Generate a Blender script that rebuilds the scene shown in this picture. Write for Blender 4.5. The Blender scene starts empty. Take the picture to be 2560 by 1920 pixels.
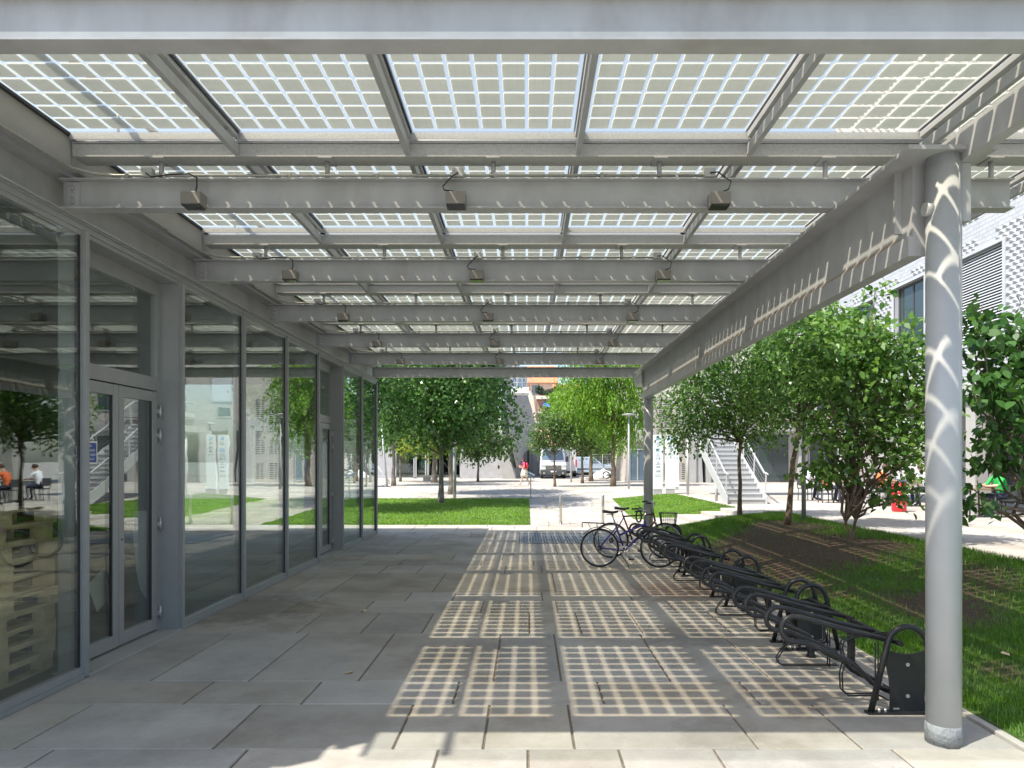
import bpy, math, random
import numpy as np
from mathutils import Vector, Matrix, noise
C = bpy.context.scene.collection
SC = bpy.context.scene
R = math.radians
random.seed(7); rng = np.random.default_rng(11)
F, CX, CY, H = 1707.0, 1317.0, 1152.0, 1.85      # focal length and horizon of the photograph, eye height in metres

# ------------------------------------------------------------------ ground profile
def g(Y):
    if Y <= 19.7: return 0.0
    if Y <= 38: return .36*(Y-19.7)/18.3
    if Y <= 54: return .36+.07*(Y-38)/16
    return .43
def sstep(t):
    t = min(1, max(0, t)); return t*t*(3-2*t)
def G(x, Y):
    a = g(Y); b = max(a, .40)
    return a+(b-a)*sstep((x-3.3)/3.1)
def at(px, py):
    lo, hi = 2.0, 300.0
    for _ in range(60):
        Y = (lo+hi)/2; x = (px-CX)*Y/F
        y = CY+F*(H-G(x, Y))/Y
        if y > py: lo = Y
        else: hi = Y
    return Vector((x, Y, G(x, Y)))
def P(px, py, Y): return ((px-CX)*Y/F, H+(CY-py)*Y/F)   # (x, z) of a photo point at distance Y

# ------------------------------------------------------------------ mesh builder
class MB:
    def __init__(s): s.v = []; s.f = []; s.s = []
    def add(s, vs, fs, sm=False):
        n = len(s.v); s.v += [tuple(p) for p in vs]
        for f in fs:
            s.f.append(tuple(i+n for i in f)); s.s.append(sm)
        return s
    def box(s, x0, x1, y0, y1, z0, z1):
        return s.add([(x0,y0,z0),(x1,y0,z0),(x1,y1,z0),(x0,y1,z0),(x0,y0,z1),(x1,y0,z1),(x1,y1,z1),(x0,y1,z1)],
              [(0,3,2,1),(4,5,6,7),(0,1,5,4),(1,2,6,5),(2,3,7,6),(3,0,4,7)])
    def prism(s, pts, d0, d1, ax):
        # pts polygon in the two remaining axes; ax = axis of extrusion
        a = sum(pts[i][0]*pts[(i+1) % len(pts)][1]-pts[(i+1) % len(pts)][0]*pts[i][1] for i in range(len(pts)))
        if a < 0: pts = pts[::-1]
        def m(p, d):
            return {'y': (p[0], d, p[1]), 'x': (d, p[0], p[1]), 'z': (p[0], p[1], d)}[ax]
        n = len(pts); vs = [m(p, d0) for p in pts]+[m(p, d1) for p in pts]
        fs = [tuple(range(n)), tuple(range(2*n-1, n-1, -1))]+[(i+n, (i+1) % n+n, (i+1) % n, i) for i in range(n)]
        if ax != 'y': fs = [f[::-1] for f in fs]
        return s.add(vs, fs)
    def tube(s, path, r, seg=10, closed=False, caps=True):
        path = [Vector(p) for p in path]; n = len(path)
        rs = r if isinstance(r, (list, tuple)) else [r]*n
        t = []
        for i in range(n):
            if closed: d = path[(i+1) % n]-path[i-1]
            else: d = path[min(i+1, n-1)]-path[max(i-1, 0)]
            t.append(d.normalized() if d.length > 1e-9 else Vector((0, 0, 1)))
        u = t[0].cross(Vector((0, 0, 1)))
        if u.length < .1: u = t[0].cross(Vector((0, 1, 0)))
        u.normalize(); vs = []
        for i in range(n):
            u = u-t[i]*u.dot(t[i])
            if u.length < 1e-6: u = t[i].orthogonal()
            u.normalize(); w = t[i].cross(u)
            for k in range(seg):
                a = 2*math.pi*k/seg
                vs.append(path[i]+(u*math.cos(a)+w*math.sin(a))*rs[i])
        fs = []
        m = n if closed else n-1
        for i in range(m):
            j = (i+1) % n
            for k in range(seg):
                k2 = (k+1) % seg
                fs.append((i*seg+k, i*seg+k2, j*seg+k2, j*seg+k))
        s.add(vs, fs, True)
        if caps and not closed:
            b = len(s.v)-n*seg
            s.f.append(tuple(b+k for k in range(seg))[::-1]); s.s.append(False)
            s.f.append(tuple(b+(n-1)*seg+k for k in range(seg))); s.s.append(False)
        return s
    def lathe(s, cx, cy, prof, seg=24, sm=True):
        vs = []; fs = []
        for (r, z) in prof:
            for k in range(seg):
                a = 2*math.pi*k/seg; vs.append((cx+r*math.cos(a), cy+r*math.sin(a), z))
        for i in range(len(prof)-1):
            for k in range(seg):
                k2 = (k+1) % seg
                fs.append((i*seg+k, i*seg+k2, (i+1)*seg+k2, (i+1)*seg+k))
        s.add(vs, fs, sm)
        b = len(s.v)-len(prof)*seg
        s.f.append(tuple(b+k for k in range(seg))[::-1]); s.s.append(False)
        b2 = b+(len(prof)-1)*seg
        s.f.append(tuple(b2+k for k in range(seg))); s.s.append(False)
        return s
    def ball(s, c, r, seg=14, ring=9):
        c = Vector(c); r = Vector(r) if not isinstance(r, (int, float)) else Vector((r, r, r))
        vs = [c+Vector((0, 0, -r.z))]; fs = []
        for i in range(1, ring):
            a = math.pi*i/ring
            for k in range(seg):
                b = 2*math.pi*k/seg
                vs.append(c+Vector((r.x*math.sin(a)*math.cos(b), r.y*math.sin(a)*math.sin(b), -r.z*math.cos(a))))
        vs.append(c+Vector((0, 0, r.z)))
        for k in range(seg): fs.append((0, 1+(k+1) % seg, 1+k))
        for i in range(ring-2):
            for k in range(seg):
                fs.append((1+i*seg+k, 1+i*seg+(k+1) % seg, 1+(i+1)*seg+(k+1) % seg, 1+(i+1)*seg+k))
        l = len(vs)-1
        for k in range(seg): fs.append((l, 1+(ring-2)*seg+k, 1+(ring-2)*seg+(k+1) % seg))
        return s.add(vs, fs, True)
    def xf(s, fn):
        s.v = [tuple(fn(Vector(p))) for p in s.v]; return s

def origin_of(p):
    o = Vector((0, 0, 0))
    while p is not None:
        o += Vector(p.location); p = p.parent
    return o
def build(mb, name, mat, parent=None, bevel=0, local=False):
    # mb: one MB or a list of (MB, material); vertices are world coordinates unless local
    lst = mb if isinstance(mb, list) else [(mb, mat)]
    vs = []; fs = []; sm = []; mi = []; mats = []
    for b, m in lst:
        if m not in mats: mats.append(m)
        n = len(vs); vs += b.v
        fs += [tuple(i+n for i in f) for f in b.f]; sm += b.s; mi += [mats.index(m)]*len(b.f)
    off = Vector((0, 0, 0)) if (parent is None or local) else origin_of(parent)
    vs = [(p[0]-off.x, p[1]-off.y, p[2]-off.z) for p in vs]
    me = bpy.data.meshes.new(name); me.from_pydata(vs, [], fs)
    me.polygons.foreach_set('use_smooth', sm); me.polygons.foreach_set('material_index', mi)
    for m in mats: me.materials.append(m)
    me.update()
    o = bpy.data.objects.new(name, me); C.objects.link(o)
    if parent is not None: o.parent = parent
    if bevel:
        b = o.modifiers.new('bevel', 'BEVEL'); b.width = bevel; b.segments = 2; b.limit_method = 'ANGLE'; b.angle_limit = R(40)
    return o
def tag(o, label, cat, group=None, kind=None):
    o['label'] = label; o['category'] = cat
    if group: o['group'] = group
    if kind: o['kind'] = kind
    return o
def thing(name, label, cat, loc=(0, 0, 0), group=None, rotz=0):
    o = bpy.data.objects.new(name, None); C.objects.link(o); o.empty_display_size = .2
    o.location = loc; o.rotation_euler.z = rotz
    return tag(o, label, cat, group)
def copy_tree(o, parent=None):
    c = o.copy(); C.objects.link(c)
    if parent is not None: c.parent = parent
    for ch in list(o.children): copy_tree(ch, c)
    return c
def struct(o):
    o['kind'] = 'structure'; return o
def text_mb(s, size, fn, align='CENTER', depth=.0015):
    cu = bpy.data.curves.new('txt', 'FONT'); cu.body = s; cu.size = size; cu.extrude = depth; cu.align_x = align; cu.align_y = 'CENTER'
    cu.resolution_u = 3
    o = bpy.data.objects.new('txt', cu); C.objects.link(o)
    dg = bpy.context.evaluated_depsgraph_get()
    me = bpy.data.meshes.new_from_object(o.evaluated_get(dg))
    mb = MB().add([fn(v.co) for v in me.vertices], [tuple(p.vertices) for p in me.polygons])
    bpy.data.objects.remove(o); bpy.data.curves.remove(cu); bpy.data.meshes.remove(me)
    return mb

# ------------------------------------------------------------------ materials
def newmat(name):
    m = bpy.data.materials.new(name); m.use_nodes = True
    nt = m.node_tree; nt.nodes.clear()
    out = nt.nodes.new('ShaderNodeOutputMaterial')
    return m, nt, nt.nodes, nt.links, out
def mix_col(nt, a, b, fac):
    n = nt.nodes.new('ShaderNodeMix'); n.data_type = 'RGBA'
    for s, v in (('A', a), ('B', b)):
        sock = [i for i in n.inputs if i.name == s and i.type == 'RGBA'][0]
        if isinstance(v, bpy.types.NodeSocket): nt.links.new(v, sock)
        else: sock.default_value = (*v, 1)
    fs = n.inputs[0]
    if isinstance(fac, bpy.types.NodeSocket): nt.links.new(fac, fs)
    else: fs.default_value = fac
    return [o for o in n.outputs if o.type == 'RGBA'][0]
def math_n(nt, op, a, b=None, c=None):
    n = nt.nodes.new('ShaderNodeMath'); n.operation = op
    for i, v in enumerate((a, b, c)):
        if v is None: continue
        if isinstance(v, bpy.types.NodeSocket): nt.links.new(v, n.inputs[i])
        else: n.inputs[i].default_value = v
    return n.outputs[0]
def ramp(nt, fac, a, b):
    n = nt.nodes.new('ShaderNodeMapRange'); n.clamp = True
    nt.links.new(fac, n.inputs[0]); n.inputs[1].default_value = a; n.inputs[2].default_value = b
    return n.outputs[0]
def noise_n(nt, scale, detail=4, vec=None, rough=.55):
    n = nt.nodes.new('ShaderNodeTexNoise'); n.inputs['Scale'].default_value = scale
    n.inputs['Detail'].default_value = detail; n.inputs['Roughness'].default_value = rough
    if vec is not None: nt.links.new(vec, n.inputs['Vector'])
    return n.outputs[0]
def pos(nt):
    n = nt.nodes.new('ShaderNodeNewGeometry'); return n.outputs['Position']
def mapped(nt, vec, sc):
    n = nt.nodes.new('ShaderNodeMapping'); nt.links.new(vec, n.inputs[0]); n.inputs['Scale'].default_value = sc
    return n.outputs[0]
def mat(name, col, rough=.5, metal=0, var=.0, vscale=3, bump=0, bscale=40, dirt=None, dscale=1.2, damt=.4, island=0, spec=.5, stretch=None):
    m, nt, N, L, out = newmat(name)
    b = N.new('ShaderNodeBsdfPrincipled'); L.new(b.outputs[0], out.inputs[0])
    b.inputs['Roughness'].default_value = rough; b.inputs['Metallic'].default_value = metal
    b.inputs['Specular IOR Level'].default_value = spec
    p = pos(nt)
    if stretch: p = mapped(nt, p, stretch)
    c = tuple(col); sock = None
    if var:
        nz = noise_n(nt, vscale, 5, p)
        sock = mix_col(nt, tuple(x*(1-var) for x in c), tuple(min(1, x*(1+var)) for x in c), ramp(nt, nz, .3, .7))
    if dirt:
        nz = noise_n(nt, dscale, 8, p, .65)
        sock = mix_col(nt, sock if sock else c, dirt, math_n(nt, 'MULTIPLY', ramp(nt, nz, .52, .75), damt))
    if island:
        gn = N.new('ShaderNodeNewGeometry')
        v = math_n(nt, 'ADD', math_n(nt, 'MULTIPLY', gn.outputs['Random Per Island'], 2*island), 1-island)
        h = N.new('ShaderNodeHueSaturation'); L.new(v, h.inputs['Value'])
        if sock: L.new(sock, h.inputs['Color'])
        else: h.inputs['Color'].default_value = (*c, 1)
        sock = h.outputs[0]
    if sock: L.new(sock, b.inputs['Base Color'])
    else: b.inputs['Base Color'].default_value = (*c, 1)
    if bump:
        bn = N.new('ShaderNodeBump'); bn.inputs['Strength'].default_value = bump; bn.inputs['Distance'].default_value = .02
        L.new(noise_n(nt, bscale, 6, p), bn.inputs['Height']); L.new(bn.outputs[0], b.inputs['Normal'])
    return m
def leaf_mat(name, c1, c2, trans=.35, rough=.45, patch=0):
    m, nt, N, L, out = newmat(name)
    gn = N.new('ShaderNodeNewGeometry')
    col = mix_col(nt, c1, c2, gn.outputs['Random Per Island'])
    if patch:
        hp = N.new('ShaderNodeHueSaturation'); L.new(col, hp.inputs['Color'])
        nz = noise_n(nt, 1.1, 6, gn.outputs['Position'], .6)
        L.new(math_n(nt, 'ADD', math_n(nt, 'MULTIPLY', ramp(nt, nz, .3, .7), patch), 1-patch*.6), hp.inputs['Value'])
        L.new(math_n(nt, 'SUBTRACT', 1.08, math_n(nt, 'MULTIPLY', ramp(nt, noise_n(nt, 2.3, 5, gn.outputs['Position']), .45, .75), patch*.6)), hp.inputs['Saturation'])
        col = hp.outputs[0]
    b = N.new('ShaderNodeBsdfPrincipled'); b.inputs['Roughness'].default_value = rough; L.new(col, b.inputs['Base Color'])
    b.inputs['Specular IOR Level'].default_value = .4
    t = N.new('ShaderNodeBsdfTranslucent')
    h = N.new('ShaderNodeHueSaturation'); h.inputs['Value'].default_value = 1.5; h.inputs['Saturation'].default_value = 1.1; h.inputs['Hue'].default_value = .485
    L.new(col, h.inputs['Color']); L.new(h.outputs[0], t.inputs[0])
    mx = N.new('ShaderNodeMixShader'); mx.inputs[0].default_value = trans
    L.new(b.outputs[0], mx.inputs[1]); L.new(t.outputs[0], mx.inputs[2]); L.new(mx.outputs[0], out.inputs[0])
    return m
def glass_mat(name, tint, f0=.045, rough=.0, wav=.0):
    m, nt, N, L, out = newmat(name)
    lw = N.new('ShaderNodeLayerWeight'); lw.inputs['Blend'].default_value = .5
    fac = math_n(nt, 'ADD', math_n(nt, 'MULTIPLY', math_n(nt, 'POWER', lw.outputs['Facing'], 3.0), 1-f0), f0)
    t = N.new('ShaderNodeBsdfTransparent'); t.inputs[0].default_value = (*tint, 1)
    gl = N.new('ShaderNodeBsdfGlossy'); gl.inputs['Roughness'].default_value = rough; gl.inputs[0].default_value = (.9, .95, .93, 1)
    if wav:
        bn = N.new('ShaderNodeBump'); bn.inputs['Strength'].default_value = wav; bn.inputs['Distance'].default_value = .05
        L.new(noise_n(nt, 1.6, 2, pos(nt)), bn.inputs['Height']); L.new(bn.outputs[0], gl.inputs['Normal'])
    mx = N.new('ShaderNodeMixShader'); L.new(fac, mx.inputs[0]); L.new(t.outputs[0], mx.inputs[1]); L.new(gl.outputs[0], mx.inputs[2])
    L.new(mx.outputs[0], out.inputs[0])
    return m
def brick_mat(name, c1, c2, mortar, sx=4, sz=14, bump=.3):
    m, nt, N, L, out = newmat(name)
    b = N.new('ShaderNodeBsdfPrincipled'); b.inputs['Roughness'].default_value = .85; L.new(b.outputs[0], out.inputs[0])
    sp = N.new('ShaderNodeSeparateXYZ'); L.new(pos(nt), sp.inputs[0])
    cb = N.new('ShaderNodeCombineXYZ'); L.new(math_n(nt, 'ADD', sp.outputs[0], sp.outputs[1]), cb.inputs[0]); L.new(sp.outputs[2], cb.inputs[1])
    br = N.new('ShaderNodeTexBrick'); L.new(cb.outputs[0], br.inputs['Vector'])
    br.inputs['Color1'].default_value = (*c1, 1); br.inputs['Color2'].default_value = (*c2, 1); br.inputs['Mortar'].default_value = (*mortar, 1)
    br.inputs['Scale'].default_value = 1; br.inputs['Brick Width'].default_value = 1/sx; br.inputs['Row Height'].default_value = 1/sz
    br.inputs['Mortar Size'].default_value = .01
    L.new(br.outputs[0], b.inputs['Base Color'])
    bn = N.new('ShaderNodeBump'); bn.invert = True; bn.inputs['Strength'].default_value = bump; bn.inputs['Distance'].default_value = .02
    L.new(br.outputs['Fac'], bn.inputs['Height']); L.new(bn.outputs[0], b.inputs['Normal'])
    return m
def panel_mat():
    m, nt, N, L, out = newmat('solar cell glass')
    tc = N.new('ShaderNodeTexCoord'); sp = N.new('ShaderNodeSeparateXYZ'); L.new(tc.outputs['Object'], sp.inputs[0])
    def cell(s, off, pitch, n):
        t = math_n(nt, 'DIVIDE', math_n(nt, 'SUBTRACT', s, off), pitch)
        u = math_n(nt, 'ABSOLUTE', math_n(nt, 'SUBTRACT', math_n(nt, 'FRACT', t), .5))
        ins = math_n(nt, 'MULTIPLY', math_n(nt, 'GREATER_THAN', t, 0), math_n(nt, 'LESS_THAN', t, n))
        return u, ins
    u, iu = cell(sp.outputs[0], .012, .178, 7); v, iv = cell(sp.outputs[1], .045, .179, 11)
    k = math_n(nt, 'LESS_THAN', math_n(nt, 'MAXIMUM', u, v), .428)
    k = math_n(nt, 'MULTIPLY', k, math_n(nt, 'LESS_THAN', math_n(nt, 'ADD', u, v), .80))
    k = math_n(nt, 'MULTIPLY', math_n(nt, 'MULTIPLY', k, iu), iv)
    gn = N.new('ShaderNodeNewGeometry'); s2 = N.new('ShaderNodeSeparateXYZ'); L.new(gn.outputs['Normal'], s2.inputs[0])
    top = math_n(nt, 'GREATER_THAN', s2.outputs[2], .5)
    nz = noise_n(nt, 3.0, 4, mapped(nt, gn.outputs['Position'], (1, 6, 1)))
    under = mix_col(nt, (.68, .70, .66), (.78, .80, .75), ramp(nt, nz, .3, .7))
    def idx(s, off, pitch): return math_n(nt, 'FLOOR', math_n(nt, 'DIVIDE', math_n(nt, 'SUBTRACT', s, off), pitch))
    oi = N.new('ShaderNodeObjectInfo'); cv = N.new('ShaderNodeCombineXYZ'); L.new(idx(sp.outputs[0], .012, .178), cv.inputs[0]); L.new(idx(sp.outputs[1], .045, .179), cv.inputs[1])
    L.new(math_n(nt, 'MULTIPLY', oi.outputs['Random'], 50), cv.inputs[2])
    wn = N.new('ShaderNodeTexWhiteNoise'); wn.noise_dimensions = '3D'; L.new(cv.outputs[0], wn.inputs['Vector'])
    hv = N.new('ShaderNodeHueSaturation'); L.new(under, hv.inputs['Color'])
    bus = math_n(nt, 'LESS_THAN', math_n(nt, 'ABSOLUTE', math_n(nt, 'SUBTRACT', u, .17)), .012)
    L.new(math_n(nt, 'SUBTRACT', math_n(nt, 'ADD', math_n(nt, 'MULTIPLY', wn.outputs['Value'], .16), .90), math_n(nt, 'MULTIPLY', bus, .12)), hv.inputs['Value'])
    col = mix_col(nt, hv.outputs[0], (.02, .025, .05), top)
    b = N.new('ShaderNodeBsdfPrincipled'); b.inputs['Roughness'].default_value = .18; L.new(col, b.inputs['Base Color'])
    tr = N.new('ShaderNodeBsdfTransparent'); tr.inputs[0].default_value = (1.0, .965, .885, 1)
    tl = N.new('ShaderNodeBsdfTranslucent'); tl.inputs[0].default_value = (.95, .95, .88, 1)
    gl = N.new('ShaderNodeMixShader'); L.new(math_n(nt, 'ADD', math_n(nt, 'MULTIPLY', top, .14), .06), gl.inputs[0]); L.new(tr.outputs[0], gl.inputs[1]); L.new(tl.outputs[0], gl.inputs[2])
    tl2 = N.new('ShaderNodeBsdfTranslucent'); tl2.inputs[0].default_value = (.70, .72, .66, 1)
    cm = N.new('ShaderNodeMixShader'); cm.inputs[0].default_value = .40; L.new(b.outputs[0], cm.inputs[1]); L.new(tl2.outputs[0], cm.inputs[2])
    mx = N.new('ShaderNodeMixShader'); L.new(k, mx.inputs[0]); L.new(gl.outputs[0], mx.inputs[1]); L.new(cm.outputs[0], mx.inputs[2])
    L.new(mx.outputs[0], out.inputs[0])
    return m

M = {}
M['steel'] = mat('painted steel', (.37, .382, .392), .40, 0, .09, 5, .04, 30, (.22, .20, .17), 2.6, .42, stretch=(1, 1, .5))
M['steel_col'] = mat('painted column', (.40, .42, .435), .38, 0, .04, 5, .02, 30, (.38, .38, .36), 3, .25)
M['galv'] = mat('galvanised steel', (.40, .41, .41), .45, .15, .14, 60, 0, 40, (.4, .37, .32), 3, .3)
M['frame'] = mat('facade aluminium', (.30, .315, .322), .4, .1, .04, 8)
M['soffit'] = mat('fascia board', (.34, .34, .325), .6, 0, .04, 4, 0, 40, (.38, .36, .32), 3, .4)
M['dark'] = mat('dark gasket', (.02, .022, .025), .5)
M['rust'] = mat('rust primer strip', (.33, .26, .19), .7, 0, .2, 12)
M['lamp'] = mat('taupe lamp housing', (.20, .19, .17), .5, 0, .05, 20)
M['lens'] = mat('dark lamp glass', (.03, .03, .03), .15)
M['cable'] = mat('black cable', (.015, .015, .015), .5)
M['conduit'] = mat('conduit', (.30, .31, .29), .45, .4, .1, 30)
M['panel'] = panel_mat()
M['glass'] = glass_mat('facade glass', (.84, .88, .86), .12, 0, .016)
M['clearglass'] = glass_mat('clear roof glass', (.88, .90, .88), .05)
M['farglass'] = mat('dark window glass', (.03, .05, .05), .06, 0, 0, spec=.8)
M['hinge'] = mat('brushed hinge', (.45, .46, .47), .35, .6)
def slab_mat(name, col, island, stains):
    m, nt, N, L, out = newmat(name)
    b = N.new('ShaderNodeBsdfPrincipled'); b.inputs['Roughness'].default_value = .78; L.new(b.outputs[0], out.inputs[0])
    b.inputs['Specular IOR Level'].default_value = .35
    gn = N.new('ShaderNodeNewGeometry'); p = gn.outputs['Position']
    c = mix_col(nt, tuple(x*.86 for x in col), tuple(min(1, x*1.12) for x in col), ramp(nt, noise_n(nt, 1.7, 9, p, .62), .32, .68))
    c = mix_col(nt, c, tuple(x*k for x, k in zip(col, (.58, .53, .46))), math_n(nt, 'MULTIPLY', ramp(nt, noise_n(nt, .8, 10, p, .7), .47, .72), .75))
    c = mix_col(nt, c, tuple(x*.45 for x in col), math_n(nt, 'MULTIPLY', ramp(nt, noise_n(nt, 34, 3, p, .5), .66, .74), .45))
    c = mix_col(nt, c, tuple(min(1, x*1.3) for x in col), math_n(nt, 'MULTIPLY', ramp(nt, noise_n(nt, 9, 8, p, .75), .55, .75), .45))
    for (x, y, r, sc, a) in stains:
        d = N.new('ShaderNodeVectorMath'); d.operation = 'DISTANCE'; L.new(p, d.inputs[0]); d.inputs[1].default_value = (x, y, 0)
        f = ramp(nt, math_n(nt, 'ADD', math_n(nt, 'DIVIDE', d.outputs['Value'], r), math_n(nt, 'MULTIPLY', math_n(nt, 'SUBTRACT', noise_n(nt, 5, 7, p, .7), .5), 2.2)), 1.05, .45)
        c = mix_col(nt, c, sc, math_n(nt, 'MULTIPLY', f, a))
    h = N.new('ShaderNodeHueSaturation'); L.new(c, h.inputs['Color'])
    L.new(math_n(nt, 'ADD', math_n(nt, 'MULTIPLY', gn.outputs['Random Per Island'], 2*island), 1-island), h.inputs['Value'])
    wn = N.new('ShaderNodeTexWhiteNoise'); wn.noise_dimensions = '1D'; L.new(gn.outputs['Random Per Island'], wn.inputs['W'])
    L.new(math_n(nt, 'ADD', math_n(nt, 'MULTIPLY', wn.outputs['Value'], .7), .65), h.inputs['Saturation'])
    L.new(h.outputs[0], b.inputs['Base Color'])
    bn = N.new('ShaderNodeBump'); bn.inputs['Strength'].default_value = .16; bn.inputs['Distance'].default_value = .02
    L.new(noise_n(nt, 60, 8, p, .6), bn.inputs['Height']); L.new(bn.outputs[0], b.inputs['Normal'])
    return m
M['slab'] = slab_mat('concrete slab', (.385, .362, .322), .13, [(2.2, 9.7, .9, (.16, .085, .05), .6), (1.75, 7.3, .55, (.13, .11, .09), .5), (2.1, 5.35, .45, (.10, .085, .07), .6), (1.3, 4.6, .35, (.12, .10, .085), .35), (-3.5, 8.6, 1.0, (.14, .12, .09), .6), (-.6, 6.6, .5, (.2, .18, .15), .4)])
M['slab2'] = slab_mat('plaza slab', (.44, .41, .37), .12, [])
M['ground'] = mat('distant paving', (.38, .36, .33), .9, 0, .1, .2)
M['joint'] = mat('joint soil', (.17, .14, .105), .95, 0, .3, 30)
M['soil'] = mat('bare soil', (.075, .052, .036), .95, 0, .35, 9, .6, 40)
M['stone'] = mat('pale step stone', (.44, .415, .37), .8, 0, .08, 3, .1, 60, (.40, .36, .30), 1.6, .5)
M['concrete'] = mat('raw concrete', (.36, .355, .34), .85, 0, .1, 1.5, .1, 30, (.32, .31, .29), .8, .4)
M['render'] = mat('rough render', (.38, .38, .39), .9, 0, .1, 3, 1.0, 5)
M['white'] = mat('white paint', (.78, .79, .80), .45, 0, .02, 5)
M['black'] = mat('black powder coat', (.018, .019, .021), .38, 0, .15, 12)
M['bolt'] = mat('zinc bolt', (.6, .6, .6), .35, .8)
M['inox'] = mat('brushed stainless', (.60, .58, .54), .3, .9, .05, 30, stretch=(1, 1, .05))
M['grate'] = mat('grating steel', (.42, .46, .52), .45, .2, .1, 10)
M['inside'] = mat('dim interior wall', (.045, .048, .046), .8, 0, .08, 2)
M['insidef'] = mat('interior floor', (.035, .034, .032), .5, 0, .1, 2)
M['wood'] = mat('pallet wood', (.74, .55, .32), .75, 0, .18, 8, .1, 60, (.25, .18, .10), 3, .5, .12)
M['bark'] = mat('bark', (.16, .12, .085), .9, 0, .35, 14, .8, 30, stretch=(1, 1, .25))
M['barkg'] = mat('grey bark', (.20, .175, .145), .9, 0, .35, 14, .8, 30, stretch=(1, 1, .25))
M['signblue'] = mat('sign blue', (.03, .07, .32), .4)
M['arrowblue'] = mat('arrow blue', (.28, .48, .86), .45)
M['ink'] = mat('dark lettering', (.04, .05, .07), .5)
M['totem'] = mat('totem white', (.74, .79, .84), .4, 0, .02, 2)
M['red'] = mat('red plastic', (.62, .025, .035), .35)
M['tile'] = mat('glazed facade tile', (.42, .43, .45), .35, 0, .05, 1.2, island=.06)
M['brickg'] = brick_mat('grey brick', (.46, .42, .38), (.54, .50, .45), (.30, .28, .26), 4, 15)
M['brickr'] = brick_mat('red brick', (.36, .11, .07), (.42, .14, .09), (.45, .38, .33), 4, 13)
M['roofo'] = mat('orange roof tile', (.62, .23, .11), .8, 0, .2, 3, .4, 6)
M['roofp'] = mat('faded roof tile', (.62, .33, .24), .85, 0, .15, 3, .4, 6)
M['peach'] = mat('peach render', (.72, .55, .42), .85, 0, .05, 1)
M['cream'] = mat('cream render', (.70, .65, .55), .85, 0, .06, 1)
M['awn'] = mat('blue awning cloth', (.04, .17, .75), .7)
M['tyre'] = mat('tyre rubber', (.02, .02, .02), .75, 0, .2, 30)
M['rim'] = mat('alloy rim', (.50, .50, .50), .35, .7)
M['vanw'] = mat('white van paint', (.78, .79, .80), .25, 0, .02, 1)
M['vanb'] = mat('blue grey van paint', (.42, .52, .62), .3, 0, .02, 1)
M['vang'] = mat('dark grey plastic', (.055, .06, .065), .55, 0, .05, 10)
M['headl'] = mat('headlamp glass', (.55, .58, .60), .1, .2)
M['stairm'] = mat('pale stair metal', (.47, .48, .49), .5, .1, .04, 8)
M['screen'] = mat('windscreen glass', (.10, .15, .20), .05, 0, 0, spec=.8)
M['purple'] = mat('purple frame paint', (.06, .045, .24), .25, .2)
M['maroon'] = mat('maroon frame paint', (.095, .02, .018), .3, .1)
M['chrome'] = mat('chrome', (.65, .65, .66), .2, 1)
M['saddle'] = mat('saddle vinyl', (.015, .015, .017), .45)
M['skin'] = mat('skin', (.62, .38, .27), .5)
M['hair'] = mat('brown hair', (.07, .035, .02), .6, 0, .3, 40)
M['pink'] = mat('pink top cloth', (.75, .07, .26), .8)
M['skirt'] = mat('cream skirt cloth', (.74, .68, .52), .85)
M['greenc'] = mat('green shirt cloth', (.03, .42, .08), .8)
M['whitec'] = mat('white shirt cloth', (.75, .78, .84), .8)
M['navy'] = mat('dark trousers', (.03, .035, .06), .8)
M['orangec'] = mat('orange shirt cloth', (.72, .16, .05), .8)
M['tarp'] = mat('white tarpaulin', (.72, .74, .76), .5, 0, .06, 4, .4, 4)
M['board'] = mat('dark table board', (.20, .14, .09), .6, 0, .1, 6)
M['paper'] = mat('paper', (.62, .62, .58), .8)
M['infob'] = mat('pale blue info plate', (.42, .58, .74), .3)
M['shutter'] = mat('grey shutter slats', (.50, .52, .53), .5)
M['grass'] = leaf_mat('grass blade', (.07, .18, .02), (.17, .32, .05), .35, .55, .6)
M['grassb'] = leaf_mat('bright grass blade', (.09, .22, .028), (.25, .37, .08), .4, .55, .5)
M['maple'] = leaf_mat('maple leaf', (.030, .088, .022), (.165, .31, .095), .36, .32)
M['cherry'] = leaf_mat('oval leaf', (.035, .10, .020), (.17, .31, .075), .38, .32)
M['dogwood'] = leaf_mat('broad leaf', (.045, .125, .026), (.20, .35, .085), .40, .33)
M['dogshade'] = leaf_mat('shaded broad leaf', (.035, .10, .024), (.085, .19, .045), .34, .3)  # darker copy of the broad leaf, with the right-edge shrub's shade in its colour
M['locust'] = leaf_mat('locust leaflet', (.10, .24, .025), (.22, .38, .05), .42, .5)
M['small'] = leaf_mat('small tree leaf', (.06, .13, .04), (.14, .22, .07), .35, .5)
M['yellowl'] = leaf_mat('yellow green leaf', (.14, .24, .03), (.30, .34, .05), .4, .5)
M['hedge'] = leaf_mat('hedge leaf', (.012, .035, .012), (.03, .07, .02), .2, .5)

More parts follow.
